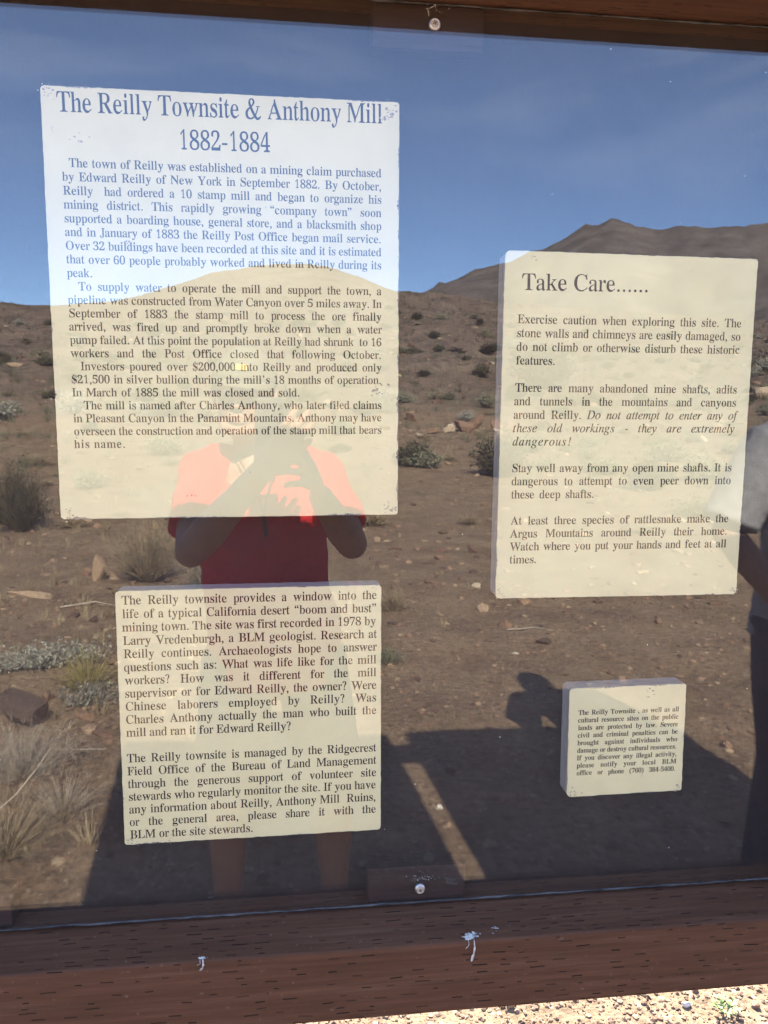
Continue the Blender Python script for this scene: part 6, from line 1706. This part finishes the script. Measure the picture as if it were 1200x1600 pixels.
    for sd in ('l', 'r'):
        an = V_['an_' + sd]
        bm = bmesh.new()
        z0 = an.z - 0.085
        bm_tube(bm, [an + Vector((0, -0.035, -0.045)), an + Vector((0, 0.02, -0.042)), an + Vector((0, 0.10, -0.055)), an + Vector((0, 0.165, -0.062))], [(0.040, 0.036), (0.044, 0.040), (0.049, 0.028), (0.040, 0.021)], 16, Vector((0, 0, 1)))
        bm_tube(bm, [an + Vector((0, -0.005, -0.05)), an + Vector((0, -0.005, 0.015))], [0.045, 0.046], 14, cap=False)
        sh_ = bm_obj('shoe', bm, M_SHOE, root)
        remesh(sh_, 0.007, 3)
    return root, R, at, body


def cap_on(root, at, R, mat, hd=1.0, patch=True):
    bm = bmesh.new()
    n, rows = 28, []
    for j in range(8):
        u = j / 7
        z = 0.034 + 0.098 * math.sin(u * PI / 2)
        k = math.cos(u * PI / 2)
        rows.append([bm.verts.new(at(0.089 * max(k, 0.02) * math.cos(2 * PI * q / n), -0.010 + 0.107 * max(k, 0.02) * math.sin(2 * PI * q / n), z)) for q in range(n)])
    for A, B in zip(rows, rows[1:]):
        for q in range(n):
            bm.faces.new((A[q], A[(q + 1) % n], B[(q + 1) % n], B[q]))
    bm.faces.new(rows[-1])
    o = bm_obj('cap', bm, mat, root, smooth=True)
    s = o.modifiers.new('thick', 'SOLIDIFY')
    s.thickness = 0.004
    bm = bmesh.new()
    A, B = [], []
    for q in range(15):
        a = math.radians(14 + 152 * q / 14)
        A.append(bm.verts.new(at(0.088 * math.cos(a), -0.010 + 0.106 * math.sin(a), 0.040)))
        f = math.sin(PI * q / 14) ** 0.6
        B.append(bm.verts.new(at(0.084 * math.cos(a), -0.010 + (0.106 + 0.072 * f) * math.sin(a), 0.040 - 0.018 * f + 0.010 * abs(math.cos(a)) * -1)))
    for q in range(14):
        bm.faces.new((A[q], A[q + 1], B[q + 1], B[q]))
    b = bm_obj('brim', bm, mat, o, smooth=True)
    s = b.modifiers.new('thick', 'SOLIDIFY')
    s.thickness = 0.004
    if patch:
        bm = bmesh.new()
        m = []
        for j in range(4):
            row = []
            for i in range(7):
                a = math.radians(90 + (i - 3) * 3.6)
                z = 0.066 + 0.005 * j
                u = math.asin(min(1, (z - 0.034) / 0.098))
                k = math.cos(u)
                row.append(bm.verts.new(at((0.089 * k + 0.003) * math.cos(a), -0.010 + (0.107 * k + 0.004) * math.sin(a), z)))
            m.append(row)
        for j in range(3):
            for i in range(6):
                bm.faces.new((m[j][i], m[j][i + 1], m[j + 1][i + 1], m[j + 1][i]))
        bm_obj('cap_patch', bm, M_YELLOW, o)
    return o


# the photographer
zg = h0(-0.02, -1.36)
C1 = [(0.25, 0.45, 0.35)] * 4
P1 = dict(
    j=dict(pelvis=(-0.025, -1.37, 0.93), waist=(-0.04, -1.37, 1.07), chest=(-0.055, -1.37, 1.285), neck=(-0.075, -1.355, 1.485), head=(-0.098, -1.275, 1.630),
           sh_l=(-0.222, -1.365, 1.415), el_l=(-0.226, -1.13, 1.240), wr_l=(-0.048, -0.944, 1.452),
           sh_r=(0.116, -1.375, 1.410), el_r=(0.182, -1.19, 1.245), wr_r=(0.090, -1.026, 1.392),
           hip_l=(-0.125, -1.37, 0.88), kn_l=(-0.160, -1.33, 0.49), an_l=(-0.170, -1.38, 0.095 + zg),
           hip_r=(0.075, -1.37, 0.88), kn_r=(0.140, -1.33, 0.49), an_r=(0.150, -1.38, 0.095 + zg)),
    look=(0.10, -0.02, 0.10), head=0.97,
    hand_l=((0.66, 0.10, 0.70), (-0.70, 0.05, 0.66), (0.05, -1, -0.05), [(0.16, 0.28, 0.22), (0.20, 0.30, 0.22), (0.26, 0.34, 0.25), (0.34, 0.40, 0.25)], (-0.05, -0.60, 0.75)),
    hand_r=((-0.22, 0.74, 0.62), (0.0, -0.55, 0.83), (-1.0, -0.15, -0.1), [(0.50, 0.55, 0.35), (0.55, 0.60, 0.40), (0.60, 0.65, 0.40), (0.65, 0.70, 0.40)], (-0.45, 0.25, 0.85)),
    shirt_ease=0.006, hem=-0.10, sleeve=0.72, sleeve_r=0.059, shirt_mat=M_RED, legs='shorts', leg_mat=M_SHORTS)
ph, R1, at1, body1 = person('person', 'person in a red t-shirt and cap raising a phone with both hands', P1, M_SKIN, (-0.02, -1.36, zg))
cap_on(ph, at1, R1, M_CAP, 0.97)
# cord hanging from the neck over the shirt, and the small print on the chest
bm = bmesh.new()
bm_tube(bm, [(-0.115, -1.262, 1.47), (-0.075, -1.232, 1.40), (-0.052, -1.222, 1.345), (-0.046, -1.219, 1.30)], [0.0024, 0.0024, 0.0024, 0.0024], 8)
bm_tube(bm, [(0.000, -1.262, 1.47), (-0.030, -1.232, 1.40), (-0.044, -1.222, 1.345), (-0.046, -1.219, 1.30)], [0.0024, 0.0024, 0.0024, 0.0024], 8)
bm_tube(bm, [(-0.046, -1.219, 1.305), (-0.042, -1.219, 1.265)], [0.006, 0.005], 8)
bm_obj('neck_cord', bm, M_CORD, ph, smooth=True)

phone = thing('phone', 'dark phone held upright in both hands of the person in red', 'phone', tuple(CAM - CW * 0.009))
ctr = CAM - CW * 0.0092 - CR * 0.020 - CU * 0.056
bm = bmesh.new()
bm_box(bm, (-0.0365, -0.076, -0.0040), (0.0365, 0.076, 0.0040), 0.0038, 3)
MR = Matrix((CR, CU, -CW)).transposed()
for v in bm.verts:
    v.co = ctr + MR @ v.co
bm_obj('phone_case', bm, M_PHONE, phone)
bm = bmesh.new()
bm_box(bm, (-0.0335, -0.072, 0.0041), (0.0335, 0.072, 0.0047), 0.0002, 1)
for v in bm.verts:
    v.co = ctr + MR @ v.co
bm_obj('screen', bm, M_LENS, phone)
for q in (0.0, -0.018, -0.034):
    bm = bmesh.new()
    bmesh.ops.create_cone(bm, cap_ends=True, segments=20, radius1=0.0062, radius2=0.0058, depth=0.0016)
    for v in bm.verts:
        v.co = CAM - CW * 0.0048 + CU * q * 1.0 - CR * 0.0 + MR @ v.co
    bm_obj('lens', bm, M_LENS, phone)

# the second person, at the right
z2 = h0(1.66, -1.42)
P2 = dict(
    j=dict(pelvis=(1.685, -1.420, 0.985), waist=(1.685, -1.420, 1.13), chest=(1.68, -1.420, 1.36), neck=(1.67, -1.410, 1.575), head=(1.645, -1.365, 1.725),
           sh_l=(1.475, -1.420, 1.495), el_l=(1.345, -1.395, 1.235), wr_l=(1.490, -1.270, 1.000),
           sh_r=(1.875, -1.420, 1.495), el_r=(1.990, -1.420, 1.215), wr_r=(1.890, -1.270, 1.010),
           hip_l=(1.585, -1.420, 0.93), kn_l=(1.575, -1.380, 0.51), an_l=(1.565, -1.440, 0.095 + z2),
           hip_r=(1.785, -1.420, 0.93), kn_r=(1.805, -1.380, 0.51), an_r=(1.815, -1.440, 0.095 + z2)),
    look=(0.35, 0.0, 0.0), head=1.0, scale=1.04,
    hand_l=((0.55, 0.05, -0.80), (0.3, 0.9, 0.2), (1.0, -0.2, 0.3), [(0.4, 0.5, 0.3)] * 4, (0.4, 0.5, -0.6)),
    hand_r=((-0.55, 0.05, -0.80), (-0.3, 0.9, 0.2), (-1.0, -0.2, 0.3), [(0.4, 0.5, 0.3)] * 4, (-0.4, 0.5, -0.6)),
    shirt_ease=0.010, hem=-0.10, sleeve=0.92, shirt_mat=M_GREYT, legs='jeans', leg_mat=M_JEANS)
p2_, R2, at2, body2 = person('person', 'person in a grey t-shirt and dark jeans standing at the right edge', P2, M_SKIN2, (1.66, -1.42, z2))
cap_on(p2_, at2, R2, M_CAP, 1.0, False)
